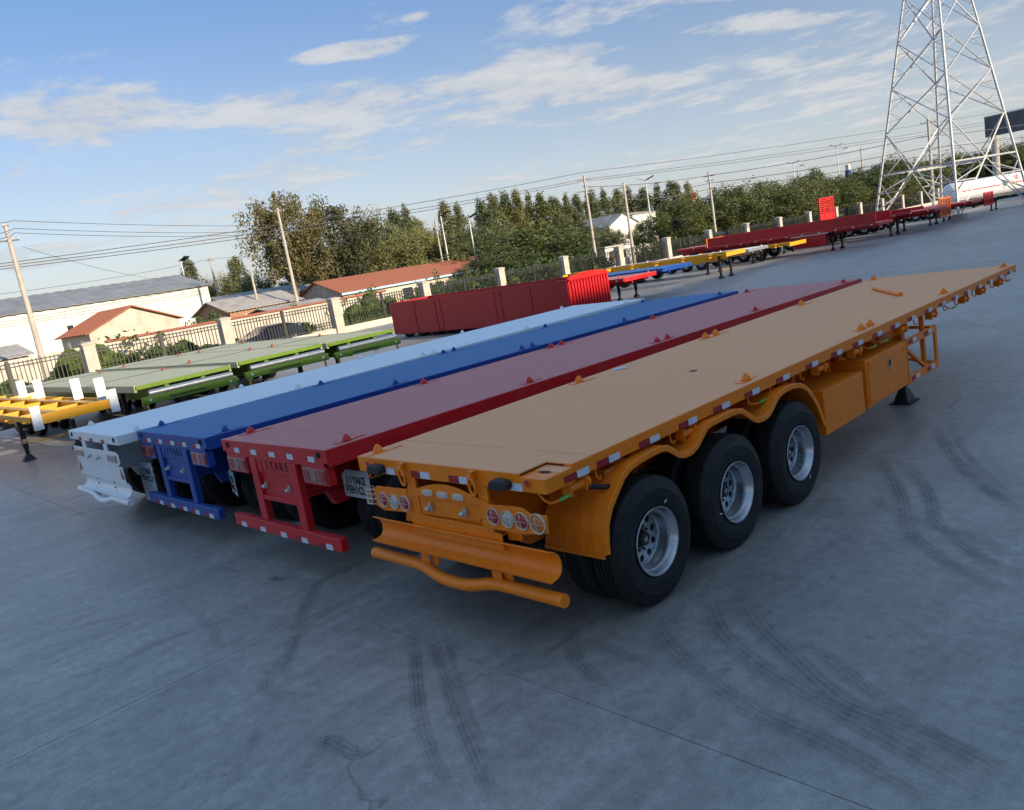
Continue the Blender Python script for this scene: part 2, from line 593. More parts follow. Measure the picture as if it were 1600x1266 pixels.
MT['soil'] = plain('soil_and_scrub', (0.13, 0.115, 0.07), 0.95, var=0.35, scale=0.3, bump=0.5)


def tyre_mat():
    m, nt, b = newmat('tyre_rubber')
    tc = nt.n('ShaderNodeTexCoord').outputs['Object']
    n = nt.noise(tc, 7, 5, 0.65)
    c = nt.mix(nt.ramp(n, [(0.35, 0.0), (0.75, 1.0)]), (0.008, 0.008, 0.009), (0.024, 0.023, 0.022))
    nt.l(c, b.inputs['Base Color'])
    setb(b, Roughness=0.62)
    b.inputs['Specular IOR Level'].default_value = 0.35
    bp = nt.n('ShaderNodeBump', ins={'Strength': 0.15, 'Distance': 0.004, 'Height': nt.noise(tc, 60, 3)})
    nt.l(bp.outputs[0], b.inputs['Normal'])
    return m


MT['tyre'] = tyre_mat()


def tile_mat():
    m, nt, b = newmat('red_roof_tile')
    tc = nt.n('ShaderNodeTexCoord').outputs['Object']
    oi = nt.n('ShaderNodeObjectInfo')
    n = nt.noise(tc, 2.5, 5, 0.7)
    c = nt.mix(n, (0.30, 0.085, 0.045), (0.48, 0.17, 0.09))
    nt.l(c, b.inputs['Base Color'])
    setb(b, Roughness=0.85)
    return m


MT['tile'] = tile_mat()


def concrete_mat(name, joint=False):
    m, nt, b = newmat(name)
    P = nt.n('ShaderNodeNewGeometry').outputs['Position']
    oi = nt.n('ShaderNodeObjectInfo')
    n0 = nt.noise(P, 0.16, 4, 0.6, 0.5)
    n1 = nt.noise(P, 0.75, 6, 0.66, 0.7)
    n2 = nt.noise(nt.mapping(P, (1.5, 0.22, 1), rot=(0, 0, 0.12)), 2.6, 5, 0.72, 0.5)
    n3 = nt.noise(P, 8, 6, 0.78)
    n4 = nt.noise(P, 60, 3, 0.75)
    f = nt.math('ADD', nt.math('MULTIPLY', n0, 0.30), nt.math('ADD', nt.math('MULTIPLY', n1, 0.40), nt.math('MULTIPLY', n2, 0.30)))
    c = nt.mix(nt.ramp(f, [(0.38, 0.0), (0.60, 1.0)]), (0.222, 0.204, 0.184), (0.382, 0.350, 0.314))
    # broad grey oily stains
    st = nt.ramp(nt.noise(nt.mapping(P, (0.8, 0.35, 1), loc=(3.1, 8.2, 0), rot=(0, 0, 0.9)), 0.9, 6, 0.70, 0.9), [(0.52, 0.0), (0.70, 1.0)])
    c = nt.mix(nt.math('MULTIPLY', st, 0.50), c, (0.115, 0.112, 0.106))
    # short dark scuffs along the driving direction
    sc = nt.ramp(nt.noise(nt.mapping(P, (2.4, 0.5, 1), rot=(0, 0, -0.75)), 2.4, 4, 0.70, 0.5), [(0.64, 0.0), (0.72, 1.0)])
    c = nt.mix(nt.math('MULTIPLY', sc, 0.55), c, (0.088, 0.086, 0.083))
    # drip spots
    sp = nt.ramp(nt.noise(P, 5.5, 3, 0.6, 0.4), [(0.70, 0.0), (0.75, 1.0)])
    c = nt.mix(nt.math('MULTIPLY', sp, 0.45), c, (0.070, 0.068, 0.066))
    # hairline cracks
    wv = nt.n('ShaderNodeTexVoronoi', feature='DISTANCE_TO_EDGE')
    wv.inputs['Scale'].default_value = 0.17
    wp = nt.n('ShaderNodeVectorMath', operation='ADD', ins={0: P})
    dn = nt.t.nodes.new('ShaderNodeTexNoise')
    dn.inputs['Scale'].default_value = 1.3
    dn.inputs['Detail'].default_value = 4
    nt.l(P, dn.inputs['Vector'])
    dsc = nt.n('ShaderNodeVectorMath', operation='SCALE', ins={0: dn.outputs['Color'], 'Scale': 1.1})
    nt.l(dsc.outputs[0], wp.inputs[1])
    nt.l(wp.outputs[0], wv.inputs['Vector'])
    cr = nt.ramp(wv.outputs['Distance'], [(0.0, 1.0), (0.0018, 0.0)])
    crm = nt.math('MULTIPLY', cr, nt.ramp(n0, [(0.52, 0.0), (0.62, 0.45)]))
    c = nt.mix(crm, c, (0.05, 0.049, 0.047))
    c = nt.mix(1.0, c, nt.ramp(n3, [(0.28, 0.70), (0.72, 1.24)]), 'MULTIPLY')
    c = nt.mix(1.0, c, nt.ramp(n4, [(0.28, 0.80), (0.72, 1.17)]), 'MULTIPLY')
    c = nt.mix(1.0, c, nt.ramp(oi.outputs['Random'], [(0.0, 0.93), (1.0, 1.06)]), 'MULTIPLY')
    nt.l(c, b.inputs['Base Color'])
    r = nt.math('ADD', nt.math('MULTIPLY', f, 0.34), nt.math('ADD', nt.math('MULTIPLY', n3, 0.12), 0.21), clamp=True)
    nt.l(r, b.inputs['Roughness'])
    b.inputs['Specular IOR Level'].default_value = 0.5
    bp = nt.n('ShaderNodeBump', ins={'Strength': 0.25, 'Distance': 0.01, 'Height': n3})
    nt.l(bp.outputs[0], b.inputs['Normal'])
    return m


MT['concrete'] = concrete_mat('yard_concrete')


def ground_mat():
    m, nt, b = newmat('yard_base')
    P = nt.n('ShaderNodeNewGeometry').outputs['Position']
    n = nt.noise(P, 0.2, 6, 0.6)
    n2 = nt.noise(P, 4, 5, 0.7)
    c = nt.mix(n, (0.09, 0.085, 0.06), (0.20, 0.175, 0.13))
    c = nt.mix(1.0, c, nt.ramp(n2, [(0.3, 0.8), (0.7, 1.15)]), 'MULTIPLY')
    nt.l(c, b.inputs['Base Color'])
    setb(b, Roughness=0.95)
    return m


MT['ground'] = ground_mat()


def mark_mat():
    """rubber left by turning tyres: uneven, worn, with tread streaks (UV.x across, UV.y along)"""
    m, nt, b = newmat('tyre_mark_rubber')
    uv = nt.n('ShaderNodeTexCoord').outputs['UV']
    s = nt.n('ShaderNodeSeparateXYZ', ins={0: uv})
    u = s.outputs[0]
    v = s.outputs[1]
    edge = nt.math('MULTIPLY', nt.math('MULTIPLY', u, nt.math('SUBTRACT', 1.0, u)), 4.0, clamp=True)
    edge = nt.math('POWER', edge, 0.7)
    ends = nt.ramp(v, [(0.0, 0.0), (0.18, 1.0), (0.75, 1.0), (1.0, 0.0)])
    P = nt.n('ShaderNodeNewGeometry').outputs['Position']
    n1 = nt.ramp(nt.noise(P, 1.1, 5, 0.65, 0.3), [(0.30, 0.25), (0.62, 1.0)])
    n2 = nt.ramp(nt.noise(P, 11, 4, 0.7), [(0.3, 0.5), (0.7, 1.0)])
    stripe = nt.math('ADD', nt.math('MULTIPLY', nt.math('SINE', nt.math('MULTIPLY', u, 25.0)), 0.28), 0.72)
    al = nt.math('MULTIPLY', nt.math('MULTIPLY', edge, ends), nt.math('MULTIPLY', nt.math('MULTIPLY', n1, n2), stripe))
    al = nt.math('MULTIPLY', al, nt.n('ShaderNodeObjectInfo').outputs['Alpha'], clamp=True)
    setb(b, Base_Color=(0.085, 0.083, 0.08, 1), Roughness=0.6)
    nt.l(al, b.inputs['Alpha'])
    return m


MT['mark'] = mark_mat()


def leaf_mat(name, c1, c2):
    m, nt, b = newmat(name)
    oi = nt.n('ShaderNodeObjectInfo')
    P = nt.n('ShaderNodeNewGeometry').outputs['Position']
    n = nt.noise(P, 0.55, 4, 0.65)
    n2 = nt.noise(P, 5.0, 2, 0.6)
    f = nt.math('ADD', nt.math('MULTIPLY', n, 0.7), nt.math('MULTIPLY', n2, 0.3))
    c = nt.mix(nt.ramp(f, [(0.35, 0.0), (0.65, 1.0)]), c1, c2)
    c = nt.mix(1.0, c, nt.ramp(oi.outputs['Random'], [(0.0, (0.78, 0.84, 0.86)), (0.5, (1.0, 1.0, 0.95)), (1.0, (1.28, 1.14, 0.86))]), 'MULTIPLY')
    nt.l(c, b.inputs['Base Color'])
    setb(b, Roughness=0.6)
    b.inputs['Specular IOR Level'].default_value = 0.3
    tr = nt.n('ShaderNodeBsdfTranslucent')
    nt.l(nt.mix(1.0, c, (1.1, 1.15, 0.6), 'MULTIPLY'), tr.inputs['Color'])
    ms = nt.n('ShaderNodeMixShader', ins={0: 0.22})
    nt.l(b.outputs[0], ms.inputs[1])
    nt.l(tr.outputs[0], ms.inputs[2])
    nt.l(ms.outputs[0], m.node_tree.nodes['Material Output'].inputs[0])
    return m


MT['leaf'] = leaf_mat('poplar_leaves', (0.105, 0.125, 0.055), (0.205, 0.205, 0.098))
MT['leaf_dark'] = leaf_mat('dark_leaves', (0.068, 0.092, 0.036), (0.150, 0.170, 0.066))
MT['leaf_brown'] = leaf_mat('dry_olive_leaves', (0.095, 0.092, 0.045), (0.185, 0.165, 0.085))
MT['leaf_yellow'] = leaf_mat('yellow_green_leaves', (0.13, 0.14, 0.030), (0.24, 0.22, 0.055))
MT['ivy'] = leaf_mat('ivy_leaves', (0.045, 0.085, 0.020), (0.12, 0.17, 0.045))
MT['bark'] = plain('bark', (0.12, 0.095, 0.07), 0.9, var=0.3, bump=0.4)

# ------------------------------------------------------------------ yard ground
ground = MB().add([(-900, -700, -.05), (700, -700, -.05), (700, 1500, -.05), (-900, 1500, -.05)], [(0, 1, 2, 3)]).build('ground', MT['ground'])
tag(ground, kind='structure')
SL = 10.0
g = 0.0035
slab_mb = MB()
e = 0.003
x1 = SL/2 - g
vs = []
for (d, z) in ((0, -.045), (0, -e*.7), (e, 0.0)):
    k = x1-d
    vs += [(-k, -k, z), (k, -k, z), (k, k, z), (-k, k, z)]
fs = []
for r_ in range(2):
    for i in range(4):
        j = (i+1) % 4
        fs.append((r_*4+i, r_*4+j, r_*4+4+j, r_*4+4+i))
fs.append((8, 9, 10, 11))
slab_mb.add(vs, fs)
slab_me = slab_mb.mesh('slab', MT['concrete'])
cells = []
for i in range(-5, 1):
    for j in range(-4, 17):
        cx, cy = -1.7 + SL*(i+.5), -.55 + SL*(j+.5)
        dd = math.hypot(cx-CAM.x, cy-CAM.y)
        dirv = Vector((cx-CAM.x, cy-CAM.y)).normalized()
        vis = dirv.dot(Vector((FWD.x, FWD.y)).normalized())
        seen = vis > 0.62 or dd < 9
        cells.append((0 if seen else 1, dd, cx, cy))
cells.sort()
rest = MB()
for k, (s_, dd, cx, cy) in enumerate(cells):
    if k < 290:
        link('slab', slab_me, ground, loc=(cx, cy, random.uniform(-.0015, .0015)))
    else:
        rest.add([(v[0]+cx, v[1]+cy, v[2]) for v in slab_mb.v], slab_mb.f)
tag(rest.build('outer_slabs', MT['concrete'], ground), kind='stuff')


def gpt(px, py):
    d = ray_dir(px, py)
    return CAM + d*(-CAM.z/d.z)


def smooth_path(pts, n):
    """Catmull-Rom through 2-D/3-D points"""
    out = []
    P = [Vector(p) for p in pts]
    P = [2*P[0]-P[1]] + P + [2*P[-1]-P[-2]]
    for i in range(1, len(P)-2):
        for k in range(n):
            t = k/n
            a, b, c, d = P[i-1], P[i], P[i+1], P[i+2]
            out.append(0.5*((2*b)+(c-a)*t+(2*a-5*b+4*c-d)*t*t+(3*b-a-3*c+d)*t*t*t))
    out.append(P[-2])
    return out


def tyre_mark(pix, width, alpha, z=0.0035):
    pts = smooth_path([gpt(*p) for p in pix], 14)
    vs, fs, uvs = [], [], []
    m = len(pts)
    for i, p in enumerate(pts):
        d = (pts[min(i+1, m-1)]-pts[max(i-1, 0)])
        d.z = 0
        d.normalize()
        s = Vector((-d.y, d.x, 0))*(width/2)
        vs += [(p.x-s.x, p.y-s.y, z), (p.x+s.x, p.y+s.y, z)]
        uvs += [(0, i/(m-1)), (1, i/(m-1))]
    fs = [(2*i, 2*i+1, 2*i+3, 2*i+2) for i in range(m-1)]
    me = bpy.data.meshes.new('tyre_mark')
    me.from_pydata(vs, [], fs)
    ul = me.uv_layers.new(name='uv')
    for lp in me.loops:
        ul.data[lp.index].uv = uvs[lp.vertex_index]
    me.materials.append(MT['mark'])
    o = link('tyre_mark', me, ground)
    o.color = (1, 1, 1, alpha)
    return o


def R7(*p):
    return [(800+x/1.96, 620+y/1.96) for x, y in p]


def R6(*p):
    return [(x/2, 700+y/2) for x, y in p]


MARKS = [
    (R7((410, 660), (470, 750), (560, 840), (720, 950), (960, 1060), (1200, 1190), (1400, 1266)), .20, .42),
    (R7((590, 570), (620, 690), (710, 790), (860, 890), (1050, 990), (1300, 1130), (1480, 1240)), .20, .50),
    (R7((700, 590), (760, 700), (860, 800), (1010, 930), (1180, 1000), (1420, 1110), (1568, 1210)), .20, .50),
    (R7((830, 730), (960, 800), (1080, 890), (1250, 1010), (1420, 1110), (1568, 1180)), .16, .36),
    (R7((1100, 160), (1170, 260), (1200, 340), (1205, 400), (1290, 480), (1420, 550), (1568, 620)), .17, .60),
    (R7((1200, 200), (1270, 290), (1290, 370), (1340, 420), (1430, 490), (1568, 560)), .17, .60),
    (R7((1290, 80), (1340, 170), (1400, 240), (1480, 300), (1568, 360)), .17, .60),
    (R7((1330, 60), (1380, 160), (1450, 240), (1568, 330)), .12, .35),
    (R7((1100, 310), (1220, 370), (1400, 430), (1568, 500)), .2, .40),
    (R6((1290, 560), (1300, 680), (1312, 820), (1350, 960), (1430, 1132)), .13, .60),
    (R6((1340, 560), (1385, 700), (1440, 860), (1490, 980), (1560, 1132)), .13, .50),
    (R6((1380, 540), (1420, 680), (1480, 860), (1540, 1000)), .07, .35),
    (R6((1170, 350), (1000, 420), (900, 640), (830, 740), (900, 780), (1040, 770)), .16, .42),
    (R6((1100, 470), (960, 560), (900, 700), (1000, 710)), .12, .32),
    (R6((200, 720), (330, 690), (520, 600), (760, 520), (1100, 380)), .12, .25),
    (R6((560, 480), (660, 560), (690, 620), (800, 560)), .14, .28),
    (R6((0, 640), (240, 560), (420, 520), (560, 470)), .16, .28),
    (R6((0, 1010), (180, 930), (330, 850)), .14, .28),
    (R7((215, 640), (180, 760), (240, 850), (330, 900)), .16, .35),
    (R7((230, 730), (330, 790), (420, 810)), .14, .30),
    (R6((190, 220), (320, 190), (440, 180)), .18, .3),
    (R6((700, 1080), (780, 940), (830, 820)), .10, .3),
    ([(488, 1168), (512, 1158), (532, 1166), (556, 1176), (578, 1160)], .16, .6),
    ([(420, 902), (440, 906), (458, 900)], .10, .9),
]
for pix, w, a in MARKS:
    tyre_mark(pix, w*1.05, a*.95)

# ------------------------------------------------------------------ wheels
def tyre_profile():
    p = [(-.012, .292), (-.002, .305), (.004, .318), (.001, .322), (.009, .345), (.0125, .40), (.0105, .440), (.0135, .444), (.0135, .449), (.0095, .453), (-.002, .500), (-.012, .520), (-.018, .523), (-.026, .542), (-.036, .552)]
    NS = len(p)
    gro = [-.082, -.124, -.166, -.208]
    rt = .560
    p.append((-.046, rt-.002))
    for q in gro:
        p += [(q+.008, rt), (q+.005, rt-.016), (q-.005, rt-.016), (q-.008, rt)]
    p.append((-.244, rt-.002))
    p += [(-.29-h, r) for (h, r) in reversed(p[:NS])]
    return p


TP = tyre_profile()


def _jag(i, k):
    if 16 <= k < 32:
        return .0055 if i % 2 else -.0055
    return 0


tyre_mb = MB().lathe(TP, n=88, jag=_jag)
# tread lugs on the shoulders
TYRE_ME = tyre_mb.mesh('tyre', MT['tyre'], smooth=35)

rim_mb = MB().lathe([(-.015, .288), (.004, .292), (.010, .298), (.014, .296), (.012, .286), (-.008, .276), (-.040, .268), (-.052, .262),
                     (-.058, .246), (-.066, .243), (-.10, .243), (-.135, .240), (-.150, .236), (-.162, .230)], n=64)
RIM_ME = rim_mb.mesh('rim', MT['alu'], smooth=40)
disc_mb = MB()
NH = 10
for h in range(NH):
    a0 = 2*PI*h/NH
    hw = PI/NH
    m = 20
    outer, innerc = [], []
    hc = .182
    hr = .031
    for q in range(m):
        t = 2*PI*q/m
        innerc.append((hc+hr*math.cos(t), hr*math.sin(t)))
        # point on the polar rectangle boundary in the same direction
        dx, dy = math.cos(t), math.sin(t)
        tx = ((.232-hc) if dx > 0 else (.088-hc))/dx if abs(dx) > 1e-6 else 1e9
        ty = (.056/abs(dy)) if abs(dy) > 1e-6 else 1e9
        s = min(tx, ty)
        outer.append((hc+dx*s, dy*s/.056*hw))
    vs = []
    for (rr, tang) in innerc:
        ang = a0 + math.atan2(tang, rr)
        rad = math.hypot(rr, tang)
        vs.append((-.172-.10*(.232-rad)*.4, rad*math.cos(ang), rad*math.sin(ang)))
    for (rad, ang) in outer:
        vs.append((-.172-.10*(.232-rad)*.4, rad*math.cos(a0+ang), rad*math.sin(a0+ang)))
    vs2 = [(v[0]-.014, v[1], v[2]) for v in vs[:m]]
    fs = [(q, (q+1) % m, m+(q+1) % m, m+q) for q in range(m)]
    fs += [(q, (q+1) % m, 2*m+(q+1) % m, 2*m+q) for q in range(m)]
    disc_mb.add(vs+vs2, fs)
disc_mb.lathe([(-.162, .230), (-.168, .236), (-.172, .232)], n=64)
disc_mb.lathe([(-.1778, .090), (-.178, .084), (-.174, .082)], n=40)
DISC_ME = disc_mb.mesh('wheel_disc', MT['alu'], smooth=30)
hub_mb = MB().lathe([(-.20, .088), (-.176, .087), (-.166, .080), (-.162, .066), (-.128, .062), (-.120, .056), (-.118, .046), (-.122, .040), (-.122, .0)], n=36)
for q in range(10):
    t = 2*PI*(q+.5)/10
    hub_mb.cyl((-.182, .106*math.cos(t), .106*math.sin(t)), (-.158, .106*math.cos(t), .106*math.sin(t)), .011, n=6)
HUB_ME = hub_mb.mesh('hub', MT['dark'], smooth=35)
emb = MB()
emb.box(-.121, -.115, -.022, .022, -.022, .022)
EMB_ME = emb.mesh('hub_emblem', MT['alu'])
DRUM_ME = MB().cyl((-.30, 0, 0), (-.195, 0, 0), .222, n=32).mesh('brake_drum', MT['dark'], smooth=40)
TAG_ME = MB().box(.0125, .0145, -.022, .022, -.006, .006).mesh('label', MT['tape_white'])


def wheel(parent, x, y, side, detail=True, spin=0.0):
    """dual wheel; rim flange of the outer wheel at x"""
    for k, dx in enumerate((0, -.335)):
        w = bpy.data.objects.new('wheel', None)
        COL.objects.link(w)
        w.parent = parent
        w.location = (x+dx*side, y, .56)
        w.rotation_euler = (0, 0, 0) if side > 0 else (0, 0, PI)
        t = link('tyre', TYRE_ME, w)
        t.rotation_euler = (spin, 0, 0)
        if k == 0:
            link('rim', RIM_ME, w)
            if detail:
                for nm, me in (('wheel_disc', DISC_ME), ('hub', HUB_ME), ('hub_emblem', EMB_ME), ('brake_drum', DRUM_ME)):
                    o = link(nm, me, w)
                    o.rotation_euler = (spin+.2, 0, 0)
                o = link('paper_label', TAG_ME, w)
                o.rotation_euler = (spin, 0, 0)
                a = 1.05 + spin
                o.location = (0, .345*math.cos(a), .345*math.sin(a))
                o.rotation_euler = (a-.6, 0, 0)
            else:
                link('wheel_disc', DISC_ME, w)


# ------------------------------------------------------------------ flatbed trailers
HD = 1.493
LOCK_MB = MB()
LOCK_MB.lathe([(0, .0), (0, .066), (.014, .066), (.018, .054), (.034, .052), (.054, .042), (.070, .028), (.080, .020), (.086, .012), (.088, 0)], axis='z', n=16)
TAPE_RED = MB().box(-.003, .003, 0, .145, -.0275, .0275)
TAPE_WHT = MB().box(-.003, .003, .147, .29, -.0275, .0275)
TR_ME = TAPE_RED.mesh('reflector_red', MT['tape_red'])
TW_ME = TAPE_WHT.mesh('reflector_white', MT['tape_white'])
TRr_ME = MB().box(0, .13, -.003, .003, -.03, .03).mesh('reflector_red', MT['tape_red'])
TWr_ME = MB().box(.132, .265, -.003, .003, -.03, .03).mesh('reflector_white', MT['tape_white'])


def lock_ys():
    return [0.0, 3.005, 5.853, 6.132, 8.886, 11.985]


def ibeam_profile(xc, side):
    return None


def base_flatbed(name, label, loc, rx, col, length, deckmat, rz=0.0, rear_z=1.345, corner_recess=False, rail_h=.125, group=None, detail=True):
    m = MT[col]
    t = thing(name, label, 'trailer', loc, rz, group, rx)
    y0, y1 = -.165, length-.165
    # deck plates
    if corner_recess:
        poly = [(-1.24, y0+.004), (.97, y0+.004), (.97, .16), (1.24, .16), (1.24, .395), (-1.24, .395)]
        MB().extr(poly, 'z', HD-.012, HD).build('deck_plate', deckmat, t, bevel=.002)
    else:
        MB().box(-1.24, 1.24, y0+.004, .395, HD-.012, HD).build('deck_plate', deckmat, t, bevel=.002)
    seams = [.404, 3.4, 6.4, 9.4, y1-.004]
    for a, b in zip(seams[:-1], seams[1:]):
        MB().box(-1.24, 1.24, a, b-.003, HD-.012, HD).build('deck_plate', deckmat, t, bevel=.003)
    # side rails: folded channel
    for s in (-1, 1):
        prof = [(s*1.25, HD-.003), (s*1.25, HD-rail_h), (s*1.16, HD-rail_h), (s*1.16, HD-rail_h+.012), (s*1.238, HD-rail_h+.012), (s*1.238, HD-.0125), (s*1.16, HD-.0125), (s*1.16, HD-.0135+.0005), (s*1.2405, HD-.003)]
        prof = [(s*1.25, HD-.003), (s*1.25, HD-rail_h), (s*1.15, HD-rail_h), (s*1.15, HD-.0135), (s*1.2405, HD-.0135), (s*1.2405, HD-.003)]
        ya = .162 if (corner_recess and s > 0) else y0+.03
        MB().extr(prof, 'y', ya, y1-.02).build('side_rail', m, t, bevel=.004)
    # rear beam and front beam
    if corner_recess:
        MB().box(-1.25, .968, y0, y0+.03, rear_z, HD-.003).build('rear_beam', m, t, bevel=.004)
        cc = MB()
        cc.extr([(.970, y0), (1.25, y0), (1.25, .16), (.970, .16)], 'z', rear_z+.004, HD-.028)
        co = cc.build('corner_seat', m, t, bevel=.004)
        hole = MB()
        ring = [(1.105+.062*math.cos(q*PI/8)*(1.0), -.005+.032*math.sin(q*PI/8)) for q in range(16)]
        hole.extr(ring, 'z', HD-.0275, HD-.0265)
        hole.build('lock_hole', MT['hole'], co)
        MB().extr([(.972, .02), (1.24, .02), (1.24, .158), (.972, .158)], 'z', HD-.0278, HD-.0270).build('seat_plate', deckmat, co)
    else:
        MB().box(-1.25, 1.25, y0, y0+.03, rear_z, HD-.003).build('rear_beam', m, t, bevel=.004)
    MB().box(-1.25, 1.25, y1-.02, y1, HD-.14, HD-.003).build('front_beam', m, t, bevel=.004)
    # longitudinal main beams, deep in the middle, shallow over the gooseneck
    yn = length-4.0
    side_poly = [(y0+.03, 1.355), (y0+.03, .90), (yn, .86), (yn+.7, 1.16), (y1-.05, 1.19), (y1-.05, 1.355)]
    for s in (-1, 1):
        mb = MB().extr(side_poly, 'x', s*.48-.008, s*.48+.008)
        low = side_poly[1:5]
        for a, b in zip(low[:-1], low[1:]):
            mb.beam((s*.48, a[0], a[1]-.006), (s*.48, b[0], b[1]-.006), .14, .014)
        mb.box(s*.48-.07, s*.48+.07, y0+.03, y1-.05, 1.357, 1.368)
        mb.build('main_beam', m, t)
    cmk = shared(('cross', col), lambda: MB().box(-1.14, -.489, -.04, .04, 1.369, 1.478).box(-.471, .471, -.04, .04, 1.369, 1.478).box(.489, 1.14, -.04, .04, 1.369, 1.478).mesh('cross_member', m))
    k = 0
    y = .35
    while y < y1-.3:
        link('cross_member', cmk, t, loc=(0, y, 0))
        y += .62
    # axles, springs and hangers
    for ay in (.979, 2.293, 3.607):
        MB().cyl((-1.0, ay, .56), (1.0, ay, .56), .075, n=16).build('axle', MT['dark'], t, smooth=40)
        for s in (-1, 1):
            pts = [(s*.48, ay-.5, .80), (s*.48, ay-.2, .73), (s*.48, ay, .70), (s*.48, ay+.2, .73), (s*.48, ay+.5, .80)]
            mb = MB()
            for a, b in zip(pts[:-1], pts[1:]):
                mb.beam(a, b, .09, .07)
            mb.build('leaf_spring', MT['dark'], t)
    for s in (-1, 1):
        for hy in (.32, 1.636, 2.95, 4.26):
            MB().extr([(hy-.16, .87), (hy+.16, .87), (hy+.08, .70), (hy-.08, .70)], 'x', s*.48-.06, s*.48+.06).build('spring_hanger', m, t)
    # landing legs
    for s in (-1, 1):
        ly = yn-.35
        lg = MB().box(s*.74-.06, s*.74+.06, ly-.06, ly+.06, .50, 1.34).build('landing_leg', m, t, bevel=.006)
        f = MB().box(s*.74-.045, s*.74+.045, ly-.045, ly+.045, .20, .50)
        f.build('inner_leg', MT['dark'], lg)
        ft = MB()
        a = [(s*.74-.11, ly-.16, .02), (s*.74+.11, ly-.16, .02), (s*.74+.11, ly+.16, .02), (s*.74-.11, ly+.16, .02)]
        b = [(s*.74-.05, ly-.06, .21), (s*.74+.05, ly-.06, .21), (s*.74+.05, ly+.06, .21), (s*.74-.05, ly+.06, .21)]
        ft.add(a+b, [(0, 1, 2, 3), (4, 5, 6, 7), (0, 1, 5, 4), (1, 2, 6, 5), (2, 3, 7, 6), (3, 0, 4, 7)])
        ft.box(s*.74-.15, s*.74+.15, ly-.2, ly+.2, .0, .02)
        ft.build('foot', MT['dark'], lg)
        MB().beam((s*.70, ly, .80), (s*.48, ly-.75, 1.02), .05, .05).build('leg_brace', m, t)
    MB().cyl((-.74, yn-.35, .62), (.74, yn-.35, .62), .025, n=10).build('leg_shaft', MT['dark'], t)
    return t, y0, y1, m


def add_locks(t, m, deckmat, ys, skip=(), slot=True):
    me = shared(('lock', m.name), lambda: LOCK_MB.mesh('twist_lock', m, smooth=40))
    sm = shared(('slot', m.name), lambda: MB().extr([(-.045, -.15), (.055, -.15), (.045, .24), (-.03, .24)], 'z', .0, .006).mesh('lock_plate', m))
    for s in (-1, 1):
        for i, y in enumerate(ys):
            if (s, i) in skip:
                continue
            o = link('twist_lock', me, t, loc=(s*1.125, y, HD+.004), rot=(0, 0, random.uniform(0, 3)), scale=.86)
            if slot:
                link('lock_plate', sm, t, loc=(s*1.105, y, HD+.001), rot=(0, 0, s*.12))


FENDER = [(.30, .69), (.318, .82), (.345, .94), (.42, 1.06), (.52, 1.155), (.63, 1.25), (.744, 1.305), (.90, 1.325), (1.06, 1.332), (1.20, 1.332), (1.29, 1.315), (1.37, 1.265), (1.45, 1.205), (1.54, 1.178), (1.635, 1.178), (1.72, 1.205), (1.81, 1.268), (1.905, 1.328), (2.0, 1.342), (2.26, 1.345),
          (2.45, 1.340), (2.55, 1.318), (2.66, 1.25), (2.75, 1.185), (2.83, 1.15), (2.93, 1.142), (3.03, 1.155), (3.12, 1.205), (3.20, 1.262), (3.28, 1.298), (3.40, 1.318), (3.60, 1.318), (3.77, 1.285), (3.90, 1.22), (4.01, 1.12), (4.10, 1.01), (4.18, .87), (4.26, .705)]


def rear_lamp(parent, x, y, z, r, lens, ring):
    base = MB()
    base.lathe([(.03, r*.72), (.0, r*1.0), (-.012, r*1.0), (-.018, r*.95), (-.014, r*.86), (.002, r*.84)], c=(x, y, z), axis='y', n=24)
    o = base.build('lamp', ring, parent, smooth=50)
    le = MB().lathe([(-.002, r*.85), (-.013, r*.66), (-.019, r*.33), (-.020, 0)], c=(x, y, z), axis='y', n=20)
    le.build('lens', lens, o, smooth=60)
    cg = MB()
    cg.beam((x-r*.8, y-.023, z), (x+r*.8, y-.023, z), .004, .004)
    cg.beam((x, y-.023, z-r*.8), (x, y-.023, z+r*.8), .004, .004)
    cg.build('grille', ring, o)


def gladhand(parent, x, y, z):
    mb = MB()
    mb.cyl((x, y, z), (x, y-.05, z), .020, n=12)
    mb.cyl((x-.012, y-.05, z-.012), (x-.03, y-.085, z-.03), .030, .034, n=14)
    mb.extr([(x-.03, z-.005), (x+.03, z-.005), (x+.012, z+.05), (x-.012, z+.05)], 'y', y-.045, y-.030)
    mb.cyl((x+.01, y-.02, z-.01), (x+.035, y-.06, z-.035), .012, n=8)
    c0 = Vector((x, y, z))
    mb.v = [tuple(c0+(Vector(v)-c0)*.78) for v in mb.v]
    return mb.build('air_coupling', MT['brass'], parent, smooth=40)


def wavy_bumper(t, m, y, z, x0, x1, dip, back):
    xs = [x0, x0+.45, x0+.62, -.40, -.26, -.12, .0, .12, .26, .40, .55, x1-.45, x1]
    pts = []
    for x in [x0+(x1-x0)*i/40 for i in range(41)]:
        w = max(0.0, math.cos(min(1.0, abs(x-.0)/.56)*PI/2))**1.3
        w = 1/(1+math.exp((abs(x)-.33)/.075))
        pts.append((x, y-back*w, z-dip*w))
    return MB().tube(pts, .054, n=18).build('bumper_tube', m, t, smooth=50)


def scoop(t, m, x0, x1, prof):
    return MB().sheet(prof, 'x', x0, x1, .010).build('rear_guard_plate', m, t, bevel=.003, smooth=40)


